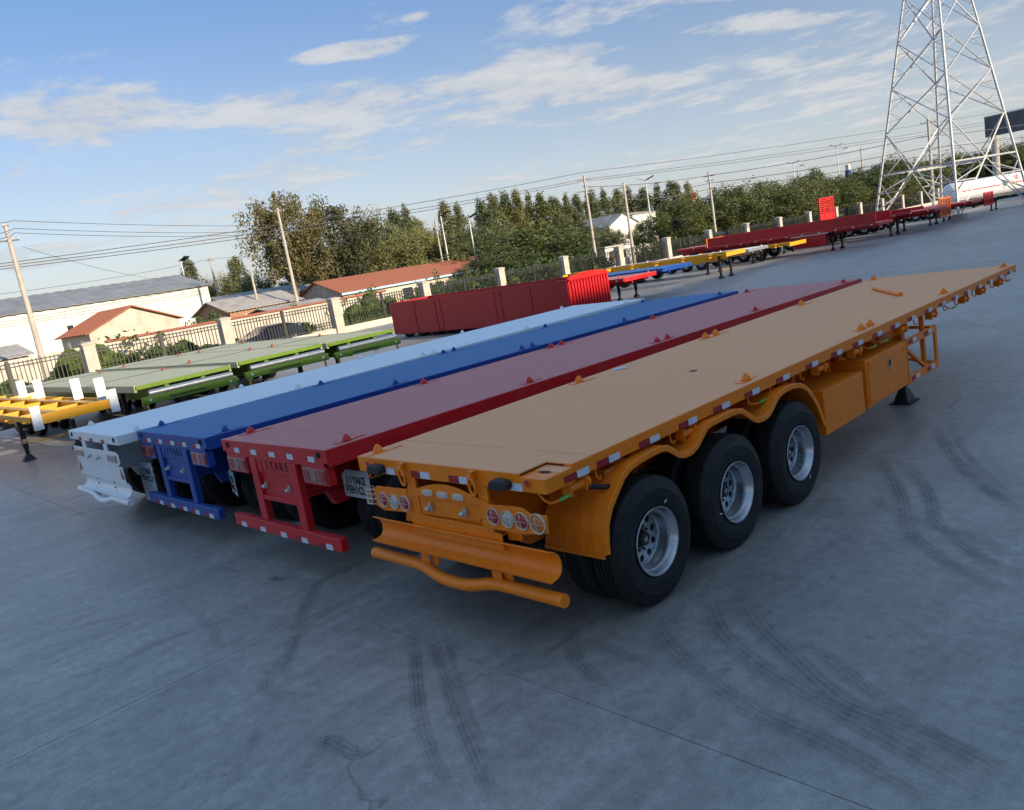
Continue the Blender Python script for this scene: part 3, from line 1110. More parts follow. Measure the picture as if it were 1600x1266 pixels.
# ---- orange trailer, nearest
to, y0, y1, mo = base_flatbed('flatbed_trailer', 'orange flatbed semi-trailer nearest the camera, tan deck and three exposed wheels', (0, 0, 0), 0, 'orange', 12.42, MT['deck_orange'], corner_recess=True)
add_locks(to, mo, MT['deck_orange'], lock_ys(), skip={(1, 0)})
for s in (1, -1):
    for i, ay in enumerate((.979, 2.293, 3.607)):
        wheel(to, s*1.305, ay, s, detail=s > 0, spin=(.0, 2.4, 4.1)[i])
FIN = .66
for s in (-1, 1):
    fa, fb = (FIN, 1.302) if s > 0 else (-1.302, -FIN)
    fo = MB().sheet(FENDER, 'x', fa, fb, -.010).build('fender', mo, to, smooth=40)
    la, lb = (1.300, 1.322) if s > 0 else (-1.322, -1.300)
    MB().sheet([(p[0], p[1]+.004) for p in FENDER], 'x', la, lb, -.055).build('fender_lip', mo, fo, bevel=.006, smooth=40)
    for q in (.86, 1.04, 1.17):
        MB().sheet([(p[0]-.006, p[1]) for p in FENDER[:6]], 'x', s*q-.009, s*q+.009, .012).build('fender_rib', mo, fo)
    MB().box(min(s*FIN, s*1.31), max(s*FIN, s*1.31), .285, .297, .665, .70).build('fender_hem', mo, fo)
    for by in (.9, 2.1, 3.5):
        MB().beam((s*.55, by, 1.30), (s*1.2, by, 1.315), .05, .03).build('fender_bracket', MT['dark'], fo)
# side reflectors
ys_ref = [.04, .432, .99, 1.58, 2.155, 2.728, 3.37, 4.045, 4.685, 5.28, 5.87, 6.455, 7.05, 7.69, 8.266, 8.83, 9.4, 9.98, 10.56, 11.14, 11.72]
for s in (-1, 1):
    for y in ys_ref:
        link('reflector', TR_ME, to, loc=(s*1.253, y, 1.396))
        link('reflector', TW_ME, to, loc=(s*1.253, y, 1.396))
# rear reflectors
for x in (-.925, -.41, .12, .735):
    link('reflector', TRr_ME, to, loc=(x, y0-.003, 1.382))
    link('reflector', TWr_ME, to, loc=(x, y0-.003, 1.382))
# strap winches, hooks, handles along the side rail
wm = MB()
wm.cyl((0, -.10, 0), (0, .10, 0), .036, n=14)
for yy in (-.105, .075):
    wm.extr([(-.055, -.05), (.045, -.055), (.045, .075), (-.055, .075)], 'y', yy, yy+.014)
wm.cyl((0, .10, 0), (0, .135, 0), .050, n=12)
WINCH = wm.mesh('strap_winch', mo, smooth=40)
hk = MB().tube([(0, 0, .07), (0, 0, -.01), (.012, .0, -.035), (.035, 0, -.04), (.045, 0, -.015)], .009, n=8)
HOOK = hk.mesh('rope_hook', mo, smooth=50)
hd = MB().tube([(-.06, 0, .04), (.0, .0, -.02), (.03, .03, -.05), (.04, .12, -.05)], .010, n=8)
HANDLE = hd.mesh('lock_handle', mo, smooth=50)
GRIP = MB().cyl((.04, .11, -.05), (.045, .23, -.048), .015, n=10).mesh('grip', MT['green_grip'], smooth=50)
for s in (-1, 1):
    for y in (.22, 1.77, 4.48, 5.45, 6.97, 8.12, 9.56, 10.42, 11.40):
        o = link('strap_winch', WINCH, to, loc=(s*1.19, y, 1.292))
        if s < 0:
            o.rotation_euler = (0, 0, PI)
    for y in (.46, 1.50, 1.98, 2.86, 3.32, 4.0, 5.05, 6.0, 6.6, 7.4, 8.6, 9.1, 9.95, 10.9, 11.8):
        o = link('rope_hook', HOOK, to, loc=(s*1.2, y, 1.31))
        if s < 0:
            o.rotation_euler = (0, 0, PI)
    for y in (-.12, 2.95, 5.80, 6.18, 8.85, 11.8):
        o = link('lock_handle', HANDLE, to, loc=(s*1.17, y, 1.30))
        gp = link('grip', GRIP, o)
        if s < 0:
            o.scale = (-1, 1, 1)
MB().cyl((1.19, .34, 1.245), (1.23, .55, 1.175), .026, .020, n=12).cyl((1.23, .545, 1.195), (1.23, .555, 1.13), .022, n=10).build('valve_handle', MT['black'], to, smooth=40)
MB().box(1.10, 1.19, .58, .74, 1.25, 1.30).build('side_marker_lamp', MT['lens_amber'], to, bevel=.008)
# tool boxes
b1 = MB().box(.74, 1.25, 4.39, 5.475, .530, 1.040).build('tool_box', mo, to, bevel=.006)
MB().box(.80, 1.20, 4.50, 5.36, 1.0405, 1.046).build('lid', mo, b1)
MB().cyl((1.10, 4.38, 1.0), (1.10, 4.33, 1.0), .03, n=12).build('filler_cap', MT['steel'], b1)
b2 = MB().box(.70, 1.243, 5.60, 6.94, .545, 1.145).build('tool_box', mo, to, bevel=.006)
dr = MB().box(1.244, 1.254, 5.655, 6.90, .575, 1.115).build('door', mo, b2, bevel=.004)
sh = [(6.27, 1.03), (6.345, 1.03), (6.355, .97), (6.33, .89), (6.305, .87), (6.28, .89), (6.26, .97)]
MB().extr(sh, 'x', 1.2545, 1.262).build('latch', MT['steel'], b2)
MB().extr([(6.283, 1.012), (6.332, 1.012), (6.338, .965), (6.307, .915), (6.276, .965)], 'x', 1.2625, 1.265).build('latch_inset', MT['hole'], b2)
for y in (5.73, 6.80):
    MB().box(1.2545, 1.262, y-.03, y+.03, 1.0, 1.09).build('hinge', mo, b2, bevel=.002)
for y in (5.75, 6.25, 6.75):
    MB().box(1.2545, 1.266, y-.035, y+.035, .60, .628).build('latch_tab', mo, b2, bevel=.003)
for y in (5.62, 6.90):
    MB().beam((.9, y, 1.14), (.9, y, 1.37), .05, .05).build('box_hanger', mo, to)
for y in (4.45, 5.4):
    MB().beam((.86, y, 1.04), (.86, y, 1.37), .05, .05).build('box_hanger', mo, to)
# side guard frame ahead of the boxes
for z0, z1 in ((1.045, 1.150), (.535, .640)):
    MB().box(1.218, 1.248, 6.975, 8.03, z0, z1).build('guard_rail', mo, to, bevel=.004)
MB().box(1.216, 1.250, 8.032, 8.105, .530, 1.155).build('guard_post', mo, to, bevel=.004)
MB().box(1.216, 1.250, 6.945, 6.973, .530, 1.155).build('guard_post', mo, to, bevel=.004)
for z, yy in ((1.10, 7.02), (1.10, 7.62), (.588, 7.04), (.588, 7.64)):
    link('reflector', TR_ME, to, loc=(1.2515, yy, z))
    link('reflector', TW_ME, to, loc=(1.2515, yy, z))
MB().beam((1.19, 7.0, 1.03), (1.19, 7.75, .60), .05, .04).build('guard_brace', mo, to)
MB().beam((.74, 7.99, 1.15), (1.21, 8.06, 1.12), .04, .04).build('guard_brace', mo, to)
MB().beam((.74, 7.99, .70), (1.21, 8.06, .60), .04, .04).build('guard_brace', mo, to)
MB().beam((1.17, 7.76, .55), (1.17, 7.76, 1.37), .055, .055).build('guard_hanger', mo, to)
# rear end
for s, x in ((-1, -.445), (1, .512)):
    MB().box(x-.062, x+.062, y0+.002, y0+.028, .880, rz if False else 1.344).build('frame_end', mo, to, bevel=.004)
arch = [(-.50, 1.205)]
for i in range(13):
    q = i/12
    xx = -.42 + q*.91
    arch.append((xx, 1.235+.088*math.sin(PI*q)))
arch += [(.57, 1.225), (.57, 1.19), (-.50, 1.175)]
MB().extr(arch, 'y', y0-.014, y0-.001).build('lamp_arch', mo, to, bevel=.003)
for x in (-.20, .012, .217):
    ring = [(x+.072*max(-1, min(1, 1.35*math.cos(q*PI/10))), 1.233+.030*math.sin(q*PI/10)) for q in range(20)]
    o = MB().extr(ring, 'y', y0-.030, y0-.0145).build('marker_lamp', MT['cage'], to, bevel=.003)
    ring = [(x+.055*max(-1, min(1, 1.35*math.cos(q*PI/10))), 1.233+.019*math.sin(q*PI/10)) for q in range(20)]
    MB().extr(ring, 'y', y0-.036, y0-.0305).build('lens', MT['lens_clear'], o, bevel=.003)
plate = [(-.385, 1.172), (.40, 1.187), (.445, 1.16), (.445, 1.07), (.40, 1.03), (-.385, 1.0)]
MB().extr(plate, 'y', y0+.012, y0+.022).build('coupling_plate', mo, to, bevel=.003)
MB().box(-.50, .575, y0-.002, y0+.0015, .965, 1.002).build('lower_flange', mo, to)
MB().box(-.515, .585, y0+.031, y0+.04, .87, 1.22).build('rear_web', mo, to)
gladhand(to, -.205, y0+.012, 1.10)
gladhand(to, .262, y0+.012, 1.105)
# lamp panels with cages
pl = MB().extr([(-1.05, 1.185), (-.98, 1.222), (-.52, 1.235), (-.50, 1.01), (-.93, .985), (-1.04, 1.02)], 'y', y0-.02, y0-.006).build('lamp_panel', mo, to, bevel=.004)
for x, ln in ((-.893, 'lens_red'), (-.728, 'lens_clear'), (-.564, 'lens_red')):
    rear_lamp(pl, x, y0-.022, 1.098, .074, MT[ln], MT['cage'])
cg = MB()
for z in (1.04, 1.09, 1.14, 1.185):
    cg.tube([(-1.03, y0-.02, z), (-1.12, y0-.045, z), (-1.15, y0-.045, z), (-1.15, y0+.05, z)], .006, n=6)
for x in (-1.075, -1.125, -1.15):
    cg.tube([(x, y0-.045, 1.035), (x, y0-.045, 1.19)], .006, n=6)
cg.tube([(-1.15, y0+.05, 1.04), (-1.15, y0+.05, 1.185)], .006, n=6)
cg.build('lamp_cage', MT['cage'], to, smooth=50)
pr = MB().extr([(.475, 1.200), (.86, 1.225), (.98, 1.222), (1.05, 1.185), (1.225, 1.190), (1.215, 1.045), (1.05, 1.02), (.97, 1.005), (.475, 1.0)], 'y', y0-.02, y0-.006).build('lamp_panel', mo, to, bevel=.004)
for x, ln, rr in ((.632, 'lens_red', .074), (.797, 'lens_clear', .074), (.955, 'lens_red', .074), (1.125, 'lens_amber', .084)):
    rear_lamp(pr, x, y0-.022, 1.116, rr, MT[ln], MT['cage'])
# rubber buffers, lock-bolt holes, tow rings
for x in (-.90, .795):
    MB().extr([(x-.105, 1.375), (x-.095, 1.425), (x-.045, 1.448), (x+.075, 1.444), (x+.105, 1.420), (x+.105, 1.382), (x+.06, 1.362), (x-.07, 1.362)], 'y', y0-.085, y0-.004).build('rubber_buffer', MT['black'], to, bevel=.012)
for x in (-1.077, 1.066):
    MB().cyl((x, y0-.001, 1.425), (x, y0-.010, 1.425), .036, n=18).build('bolt_hole_rim', mo, to)
    MB().cyl((x, y0-.0105, 1.425), (x, y0-.012, 1.425), .028, n=18).build('bolt_hole', MT['lens_red'], to)
for x in (-.50, .455):
    rg = MB().tube([(x+.036*math.cos(q*PI/10), y0-.045-.006*math.sin(q*PI/10), 1.355+.075*math.sin(q*PI/10)) for q in range(20)], .013, n=10, closed=True).build('tow_ring', mo, to, smooth=60)
    br = MB().extr([(y0-.001, 1.465), (y0-.062, 1.452), (y0-.062, 1.425), (y0-.03, 1.418), (y0-.001, 1.40)], 'x', x-.032, x+.022)
    br.build('ring_bracket', mo, rg, bevel=.005)
    MB().box(x-.02, x+.03, y0-.05, y0-.002, 1.468, 1.482).build('ring_latch', mo, rg)
scoop(to, mo, -1.12, 1.235, [(-.215, .902), (-.180, .890), (-.140, .850), (-.124, .80), (-.128, .745), (-.150, .712), (-.168, .700), (-.258, .682), (-.261, .697)])
MB().box(-.53, .67, y0-.008, y0-.001, .815, .9645).build('lower_apron', mo, to, bevel=.002)
MB().extr([(.665, .968), (.835, .975), (.825, .90), (.665, .89)], 'y', y0+.06, y0+.07).build('apron_gusset', mo, to)
wavy_bumper(to, mo, -.185, .515, -1.245, 1.275, .075, .03)
for x in (-.42, .54):
    MB().beam((x, -.185, .700), (x, -.185, .545), .115, .012, up=(0, 1, 0)).build('bumper_bracket', mo, to)
    MB().beam((x+.10, -.15, .715), (x+.10, -.15, .53), .10, .012, up=(0, 1, 0)).build('bumper_bracket', mo, to)
# loose things lying on the decks
bar = MB()
a, b = Vector((-.44, 10.21, HD+.03)), Vector((.44, 8.98, HD+.03))
bar.cyl(a, b, .028, n=10)
bar.cyl(b, b+Vector((.05, -.03, .0)), .036, n=10)
o = bar.build('steel_bar', MT['orange'], smooth=40)
tag(o, 'loose orange steel bar lying across the tan deck of the nearest trailer', 'steel bar')
pp = MB()
pts = [(-1.17, 3.72), (-1.08, 3.83), (-.98, 3.80), (-1.02, 3.70), (-1.10, 3.66)]
pp.add([(x, y, HD+.004+.012*random.random()) for x, y in pts]+[(-1.07, 3.75, HD+.02)], [(0, 1, 5), (1, 2, 5), (2, 3, 5), (3, 4, 5), (4, 0, 5)])
tag(pp.build('paper_scrap', MT['tape_white']), 'crumpled white scrap of paper on the tan deck near its left edge', 'paper')
MB().cyl((.16, 3.53, HD+.0012), (.16, 3.53, HD+.0022), .048, n=20).build('drain_hole', MT['hole'], to)


# ---- red and blue trailers: rear frame with H-shaped bumper
def h_rear(t, m, col, y0, cut, refl_red, zb=1.345):
    # deep rear plate
    poly = [(-1.16, zb+.002), (1.16, zb+.002), (1.16, 1.298), (.392, 1.298), (.392, 1.145), (-.392, 1.145), (-.392, 1.298), (-1.16, 1.298)]
    MB().box(-.392, .392, y0+.030, y0+.040, .83, 1.15).build('recessed_plate', m, t)
    MB().extr(poly, 'y', y0+.002, y0+.014).build('rear_plate', m, t, bevel=.003)
    MB().box(-.38, .38, y0-.002, y0+.029, 1.138, 1.1445).build('plate_fold', m, t)
    for s in (-1, 1):
        MB().box(min(s*.395, s*.555), max(s*.395, s*.555), y0-.012, y0+.075, .532, 1.297).build('bumper_post', m, t, bevel=.006)
        a, b = sorted((s*.665, s*1.185))
        bx = MB().box(a, b, y0+.004, y0+.10, 1.09, 1.296).build('lamp_box', m, t, bevel=.004)
        MB().box(a+.03, b-.03, y0-.012, y0+.003, 1.115, 1.278).build('lens', MT['lens_mixed'], bx, bevel=.004)
        for q in range(3):
            xx = a+.03+(b-a-.06)*(q+.5)/3
            MB().box(xx-.055, xx+.055, y0-.018, y0-.0125, 1.135, 1.26).build('lens_panel', MT[('lens_red', 'lens_pale', 'lens_red')[q]], bx, bevel=.004)
        MB().cyl((s*1.085, y0-.001, 1.43), (s*1.085, y0-.012, 1.43), .034, n=16).build('bolt_hole', MT['hole'], t)
        gladhand(t, s*.28, y0+.03, .985)
    MB().box(-.39, .39, y0-.006, y0+.05, .80, .85).build('plate_hem', m, t, bevel=.004)
    MB().box(-1.27, 1.24, y0-.04, y0+.05, .385, .531).build('bumper_bar', m, t, bevel=.008)
    for x in (-.84, -.40, .05, .47, .93):
        if refl_red:
            link('reflector', TRr_ME, t, loc=(x-.13, y0-.004, 1.372))
            link('reflector', TWr_ME, t, loc=(x-.13, y0-.004, 1.372))
            link('reflector', TRr_ME, t, loc=(x-.13, y0-.044, .418))
            link('reflector', TWr_ME, t, loc=(x-.13, y0-.044, .418))
        else:
            link('reflector', TWr_ME, t, loc=(x-.2, y0-.004, 1.376))
            link('reflector', TWr_ME, t, loc=(x*1.14-.26, y0-.044, .418))
            if x > .4:
                link('reflector', TRr_ME, t, loc=(x*1.14-.26, y0-.044, .418))
    letter_row(t, 'JIYAKE', cut, .03, y0-.001, 1.235, .118, .155, .85)


def side_tapes(t, y_list, side=1):
    for y in y_list:
        link('reflector', TR_ME, t, loc=(side*1.253, y, 1.396))
        link('reflector', TW_ME, t, loc=(side*1.253, y, 1.396))


def mud_flap(t, x, y, z0, z1, w, size, tz=None, rz=0.0):
    f = MB().extr([(x-w/2, z0), (x+w/2, z0), (x+w/2, z1), (x-w/2+.1, z1), (x-w/2, z1-.07)], 'y', y, y+.008).build('mud_flap', MT['flap_white'], t)
    for k, wd_ in enumerate(('JIYAKE', 'VEHICLE')):
        letter_row(f, wd_, MT['ink'], x, y-.002, (z0+(z1-z0)*.62 if tz is None else tz)-.115*k, w*.86/7, .125, size*.85, bold=.004)
    if rz:
        f.matrix_basis = Matrix.Translation((x+w/2, y, 0)) @ Matrix.Rotation(rz, 4, 'Z') @ Matrix.Translation((-x-w/2, -y, 0))


TILT = -.0062
tr, y0r, y1r, mr = base_flatbed('flatbed_trailer', 'red flatbed semi-trailer second from the right, mauve deck and H-shaped rear bumper', (-3.13, 0.02, .012), TILT, 'red', 13.4, MT['deck_red'], rail_h=.19)
add_locks(tr, mr, MT['deck_red'], [.18, 3.005, 5.853, 6.132, 8.886, 12.6])
h_rear(tr, mr, 'red', y0r, MT['cut_red'], False)
tb, y0b, y1b, mb_ = base_flatbed('flatbed_trailer', 'blue flatbed semi-trailer third from the right with blue H-shaped rear bumper', (-6.08, 0.0, .012), TILT, 'blue', 13.4, MT['deck_blue'], rail_h=.17)
add_locks(tb, mb_, MT['deck_blue'], [.18, 3.005, 5.853, 6.132, 8.886, 12.6])
h_rear(tb, mb_, 'blue', y0b, MT['cut_blue'], True)
tw, y0w, y1w, mw = base_flatbed('flatbed_trailer', 'white flatbed semi-trailer with white bent tube bumper, farthest of the four', (-8.66, -.26, .0), 0, 'white', 13.4, MT['deck_white'], rail_h=.15)
add_locks(tw, mw, MT['deck_white'], [.18, 3.005, 5.853, 6.132, 8.886, 12.6], slot=False)
for t_ in (tr, tb, tw):
    for s in (1, -1):
        for i, ay in enumerate((.979, 2.293, 3.607)):
            wheel(t_, s*1.235, ay, s, detail=False, spin=i*1.3)
mud_flap(tr, .88, .33, .78, 1.10, .54, 1.0)
mud_flap(tb, .96, .12, .60, .93, .44, .8, rz=R(-16))
mud_flap(tw, .93, .22, .30, .95, .60, 1.0, tz=.80)
# white rear end: bolted panel, scoop plate, bent tube
for x in (-.55, .55):
    MB().box(x-.09, x+.09, y0w+.002, y0w+.03, 1.20, 1.344).build('panel_bracket', mw, tw, bevel=.004)
pw = MB().extr([(-1.14, 1.225), (1.02, 1.235), (1.13, 1.19), (1.13, 1.06), (1.0, 1.0), (-1.06, .99), (-1.14, 1.08)], 'y', y0w-.012, y0w+.001).build('lamp_panel', mw, tw, bevel=.004)
for s in (-1, 1):
    a, b = sorted((s*.62, s*1.04))
    bx = MB().box(a, b, y0w-.03, y0w-.0125, 1.06, 1.185).build('lamp_box', MT['cage'], pw, bevel=.004)
    MB().box(a+.02, b-.02, y0w-.036, y0w-.0305, 1.075, 1.17).build('lens', MT['lens_clear'], bx)
    for k in range(4):
        xx = a+.05+k*.105
        MB().box(xx, xx+.05, y0w-.0385, y0w-.0365, 1.08, 1.165).build('lens_panel', MT['lens_mixed'], bx)
    gladhand(pw, s*.22, y0w-.01, 1.11)
    MB().extr([(s*1.06-.06, .80), (s*1.06+.06, .80), (s*1.06-s*.03, .97)], 'y', y0w-.006, y0w-.002).build('triangle_reflector', MT['tape_red'], tw)
MB().box(-1.13, 1.13, y0w+.001, y0w+.012, .72, .995).build('rear_panel', mw, tw, bevel=.003)
scoop(tw, mw, -1.08, 1.16, [(-.150, .74), (-.115, .66), (-.120, .60), (-.160, .54), (-.225, .51), (-.24, .512)])
for x in (-.42, .42):
    for z in (.60, .68):
        MB().cyl((x, -.118, z), (x, -.134, z), .014, n=8).build('bolt', MT['hole'], tw)
wavy_bumper(tw, mw, -.21, .45, -1.30, 1.27, .075, .03)
for x in (-.45, .5):
    MB().beam((x, -.16, .56), (x, -.19, .46), .115, .012, up=(0, 1, 0)).build('bumper_bracket', mw, tw)
for x in (-1.08, 1.08):
    MB().cyl((x, y0w-.001, 1.425), (x, y0w-.012, 1.425), .036, n=16).build('bolt_hole', MT['hole'], tw)
for x in (-.72, -.13, .45):
    link('reflector', TRr_ME, tw, loc=(x, y0w-.004, 1.372))

# ------------------------------------------------------------------ factory hall behind the camera (casts the yard's shade)
fb = thing('factory_hall', 'long grey clad factory hall along the right edge of the yard, behind the camera', 'building', (48.0, 25, 0))
FH = 20.4
MB().box(0, 24, -110, 110, 0, FH-.4).build('wall', MT['clad'], fb)
MB().extr([(-.35, FH-.4), (12, FH+1.2), (24.35, FH-.4), (24.35, FH-.25), (12, FH+1.35), (-.35, FH)], 'y', -110.4, 110.4).build('roof', MT['grey_roof'], fb)
rib = MB()
for k in range(220):
    rib.box(-.04, -.002, -109.6+k, -109.5+k, .9, FH-.45)
tag(rib.build('cladding_ribs', MT['clad'], fb), kind='stuff')
wn = MB().box(-.05, -.003, -1.5, 1.5, 5.4, 6.9).mesh('window', MT['glass_dark'])
for k in range(12):
    link('window', wn, fb, loc=(0, -72+13*k, 0))
for y in (-55, -5, 42):
    MB().box(-.06, -.003, y-2.4, y+2.4, 0, 4.8).build('roller_door', MT['steel'], fb)

# ------------------------------------------------------------------ fence along the far side of the yard
FX = -42.6
FY0, FDY = 9.55, 7.95
ORD = ['first', 'second', 'third', 'fourth', 'fifth', 'sixth', 'seventh', 'eighth', 'ninth', 'tenth', 'eleventh', 'twelfth', 'thirteenth', 'fourteenth', 'fifteenth', 'sixteenth', 'seventeenth', 'eighteenth', 'nineteenth', 'twentieth']
PILLAR = MB().box(-.32, .32, -.32, .32, 0, 2.38).mesh('shaft', MT['concrete_post'])
CAPM = MB()
a = [(-.37, -.37, 2.381), (.37, -.37, 2.381), (.37, .37, 2.381), (-.37, .37, 2.381), (-.37, -.37, 2.46), (.37, -.37, 2.46), (.37, .37, 2.46), (-.37, .37, 2.46), (-.12, -.12, 2.54), (.12, -.12, 2.54), (.12, .12, 2.54), (-.12, .12, 2.54)]
CAPM.add(a, [(3, 2, 1, 0), (0, 1, 5, 4), (1, 2, 6, 5), (2, 3, 7, 6), (3, 0, 4, 7), (4, 5, 9, 8), (5, 6, 10, 9), (6, 7, 11, 10), (7, 4, 8, 11), (8, 9, 10, 11)])
CAP_ME = CAPM.mesh('cap', MT['concrete_post'])
PICK = MB().box(-.022, .022, -.022, .022, .50, 2.18).mesh('picket', MT['iron'])
hw = (FDY-.66)/2
MIDP = MB().box(-.08, .08, -.08, .08, .44, 2.28).mesh('middle_post', MT['iron'])
RAIL = MB().box(-.026, .026, -2*hw/2, 2*hw/2, -.03, .03).mesh('rail', MT['iron'])
PLINTH = MB().box(-.15, .15, -hw, hw, 0, .44).mesh('plinth', MT['wall_cream'])
pick_all = MB()
npk = 34
for k in range(npk):
    yy = -hw + (k+.5)*2*hw/npk
    pick_all.box(-.022, .022, yy-.022, yy+.022, .50, 2.18)
PALL = pick_all.mesh('pickets', MT['iron'])
for i in range(-1, 18):
    if i >= 0:
        t = thing('fence_pillar', 'square rendered concrete fence pillar, %s from the left' % ORD[i], 'pillar', (FX, FY0+i*FDY, 0), 0, 'concrete pillars of the yard fence')
        link('shaft', PILLAR, t, bevel=.02)
        link('cap', CAP_ME, t)
    p = thing('fence_panel', ('black iron picket fence panel at the left edge of the photo' if i < 0 else 'black iron picket fence panel right of the %s pillar from the left' % ORD[i]), 'fence', (FX, FY0+(i+.5)*FDY, 0), 0, 'iron panels of the yard fence')
    link('plinth', PLINTH, p)
    link('middle_post', MIDP, p)
    for z in (.56, 1.92, 2.10):
        link('rail', RAIL, p, loc=(0, 0, z))
    if i <= 3:
        for k in range(npk):
            yy = -hw + (k+.5)*2*hw/npk
            if abs(yy) < .08:
                continue
            link('picket', PICK, p, loc=(0, yy, 0))
    else:
        tag(link('pickets', PALL, p), kind='stuff')

# ------------------------------------------------------------------ plants
def crown_mesh(name, seed, kind, H, Wd, nclump, nleaf, leaf, mat):
    rnd = random.Random(seed)
    mb = MB()
    vs, fs = [], []
    def leafq(c, s, outw):
        # a bent leaf spray: two triangles with a random attitude, biased outwards
        n = Vector((rnd.gauss(0, 1), rnd.gauss(0, 1), rnd.gauss(0, 1)))*.75 + outw*.8
        if n.length < 1e-3:
            n = Vector((0, 0, 1))
        n.normalize()
        a = n.orthogonal().normalized()
        th = rnd.uniform(0, 2*PI)
        b = n.cross(a)
        a, b = a*math.cos(th)+b*math.sin(th), b*math.cos(th)-a*math.sin(th)
        w = s*rnd.uniform(.35, .65)
        l = s*rnd.uniform(.8, 1.3)
        k = len(vs)
        vs.extend([c-a*w*.5, c+b*l*.5+n*l*.12, c+a*w*.5, c-b*l*.5])
        fs.append((k, k+1, k+2, k+3))
    for c in range(nclump):
        if kind == 'poplar':
            q = rnd.random()
            zz = H*(.12+.88*q)
            rr = Wd*.5*(math.sin(PI*min(1, (q*.86+.14)))**.7)*rnd.uniform(.15, 1.0)
            th = rnd.uniform(0, 2*PI)
            cc = Vector((rr*math.cos(th), rr*math.sin(th), zz))
            cr = (rnd.uniform(.35, .7), rnd.uniform(.8, 1.7))
        elif kind == 'bush':
            th, ph = rnd.uniform(0, 2*PI), math.acos(rnd.uniform(0, 1))
            rr = rnd.uniform(.25, 1.0)*(1+.30*math.sin(3*th+seed)+.18*math.sin(7*th))
            cc = Vector((Wd*.5*rr*math.sin(ph)*math.cos(th), Wd*.5*rr*math.sin(ph)*math.sin(th), H*.1+H*.75*rr*math.cos(ph)))
            cr = (rnd.uniform(.2, .55), rnd.uniform(.2, .6))
        else:
            th = rnd.uniform(0, 2*PI)
            u = rnd.uniform(-.75, 1)
            rr = rnd.uniform(.55, 1.0)
            sx = math.sqrt(max(0, 1-u*u))
            lump = 1+.22*math.sin(3*th+seed)+.15*math.sin(5*u+seed*2)
            cc = Vector((Wd*.5*rr*sx*math.cos(th)*lump, Wd*.5*rr*sx*math.sin(th)*lump, H*.60+H*.38*rr*u))
            s_ = rnd.uniform(.45, 1.0)*Wd*.14
            cr = (s_, s_*rnd.uniform(.8, 1.5))
        for l in range(nleaf):
            d = Vector((rnd.gauss(0, 1), rnd.gauss(0, 1), rnd.gauss(0, 1))).normalized()
            f = rnd.uniform(.35, 1.08)
            p = cc + Vector((d.x*cr[0], d.y*cr[0], d.z*cr[1]))*f
            leafq(p, leaf*rnd.uniform(.7, 1.3), d)
    zt = sorted(v.z for v in vs)[int(len(vs)*.998)]
    for v in vs:
        v.z *= H/zt
    me = bpy.data.meshes.new(name)
    me.from_pydata([tuple(v) for v in vs], [], fs)
    me.materials.append(mat)
    me.update()
    return me


def trunk_mesh(seed, H, kind):
    rnd = random.Random(seed)
    mb = MB()
    top = H*(.9 if kind == 'poplar' else .62)
    pts = [Vector((0, 0, -.1))]
    for k in range(1, 6):
        pts.append(Vector((rnd.uniform(-.1, .1)*k*.5, rnd.uniform(-.1, .1)*k*.5, top*k/5)))
    mb.tube(pts, [.24, .20, .16, .12, .08, .03], n=8)
    for k in range(6):
        z = top*rnd.uniform(.35, .9)
        th = rnd.uniform(0, 2*PI)
        L = H*(.12 if kind == 'poplar' else .30)*rnd.uniform(.6, 1)
        b = Vector((0, 0, z))
        e_ = b + Vector((math.cos(th)*L*.8, math.sin(th)*L*.8, L*.7))
        mb.tube([b, (b+e_)/2+Vector((0, 0, L*.06)), e_], [.08, .06, .02], n=6)
    return mb.mesh('trunk', MT['bark'], smooth=60)


TREES = {}
for key, args in {
    'poplar_a': (11, 'poplar', 12, 4.2, 80, 110, .27, 'leaf'), 'poplar_b': (12, 'poplar', 12, 5.0, 84, 110, .27, 'leaf'), 'poplar_c': (13, 'poplar', 12, 3.6, 76, 110, .26, 'leaf_dark'),
    'round_a': (21, 'round', 9, 8, 110, 100, .27, 'leaf'), 'round_b': (22, 'round', 9, 8, 110, 100, .27, 'leaf_dark'), 'round_c': (23, 'round', 9, 7.5, 110, 100, .26, 'leaf_yellow'),
    'brown_a': (31, 'round', 10, 7.2, 130, 110, .25, 'leaf_brown'), 'brown_b': (32, 'round', 10, 7.0, 130, 110, .25, 'leaf_brown'),
    'bush_a': (41, 'bush', 2.0, 3.2, 46, 46, .20, 'ivy'), 'bush_b': (42, 'bush', 2.2, 3.6, 50, 46, .20, 'leaf_dark')}.items():
    seed, kind, H, Wd, nc, nl, lf, mt = args
    TREES[key] = (crown_mesh('crown', seed, kind, H, Wd, nc, nl, lf, MT[mt]), trunk_mesh(seed, H, kind) if kind != 'bush' else None, H, Wd)


def tree(key, px, pytop, d, wd, label, rz=None, group='trees beyond the yard fence', name=None):
    crown, trunk, H, Wd = TREES[key]
    dr = ray_dir(px, pytop)
    if dr.x < -.02:
        dmin = min(175.0, math.hypot(1, dr.y/dr.x)*(CAM.x+47.5) + (1 if key.startswith('bush') else 5))
        if d < dmin:
            wd *= dmin/d
            d = dmin
    b = at(px, pytop, d)
    h = b.z
    nm = name or {'poplar': 'poplar_tree', 'round': 'broadleaf_tree', 'brown': 'broadleaf_tree', 'bush': 'shrub'}[key.split('_')[0]]
    t = thing(nm, label, 'shrub' if key.startswith('bush') else 'tree', (b.x, b.y, 0), random.uniform(0, 6) if rz is None else rz, group)
    s = h/H
    w = wd/Wd
    w *= 1.18 if key.startswith('poplar') else 1.0
    link('crown', crown, t, scale=(w, w*random.uniform(.85, 1.15), s))
    if trunk:
        link('trunk', trunk, t, scale=(s, s, s))
    return t


def tlabel(kind, where):
    return '%s %s' % (kind, where)


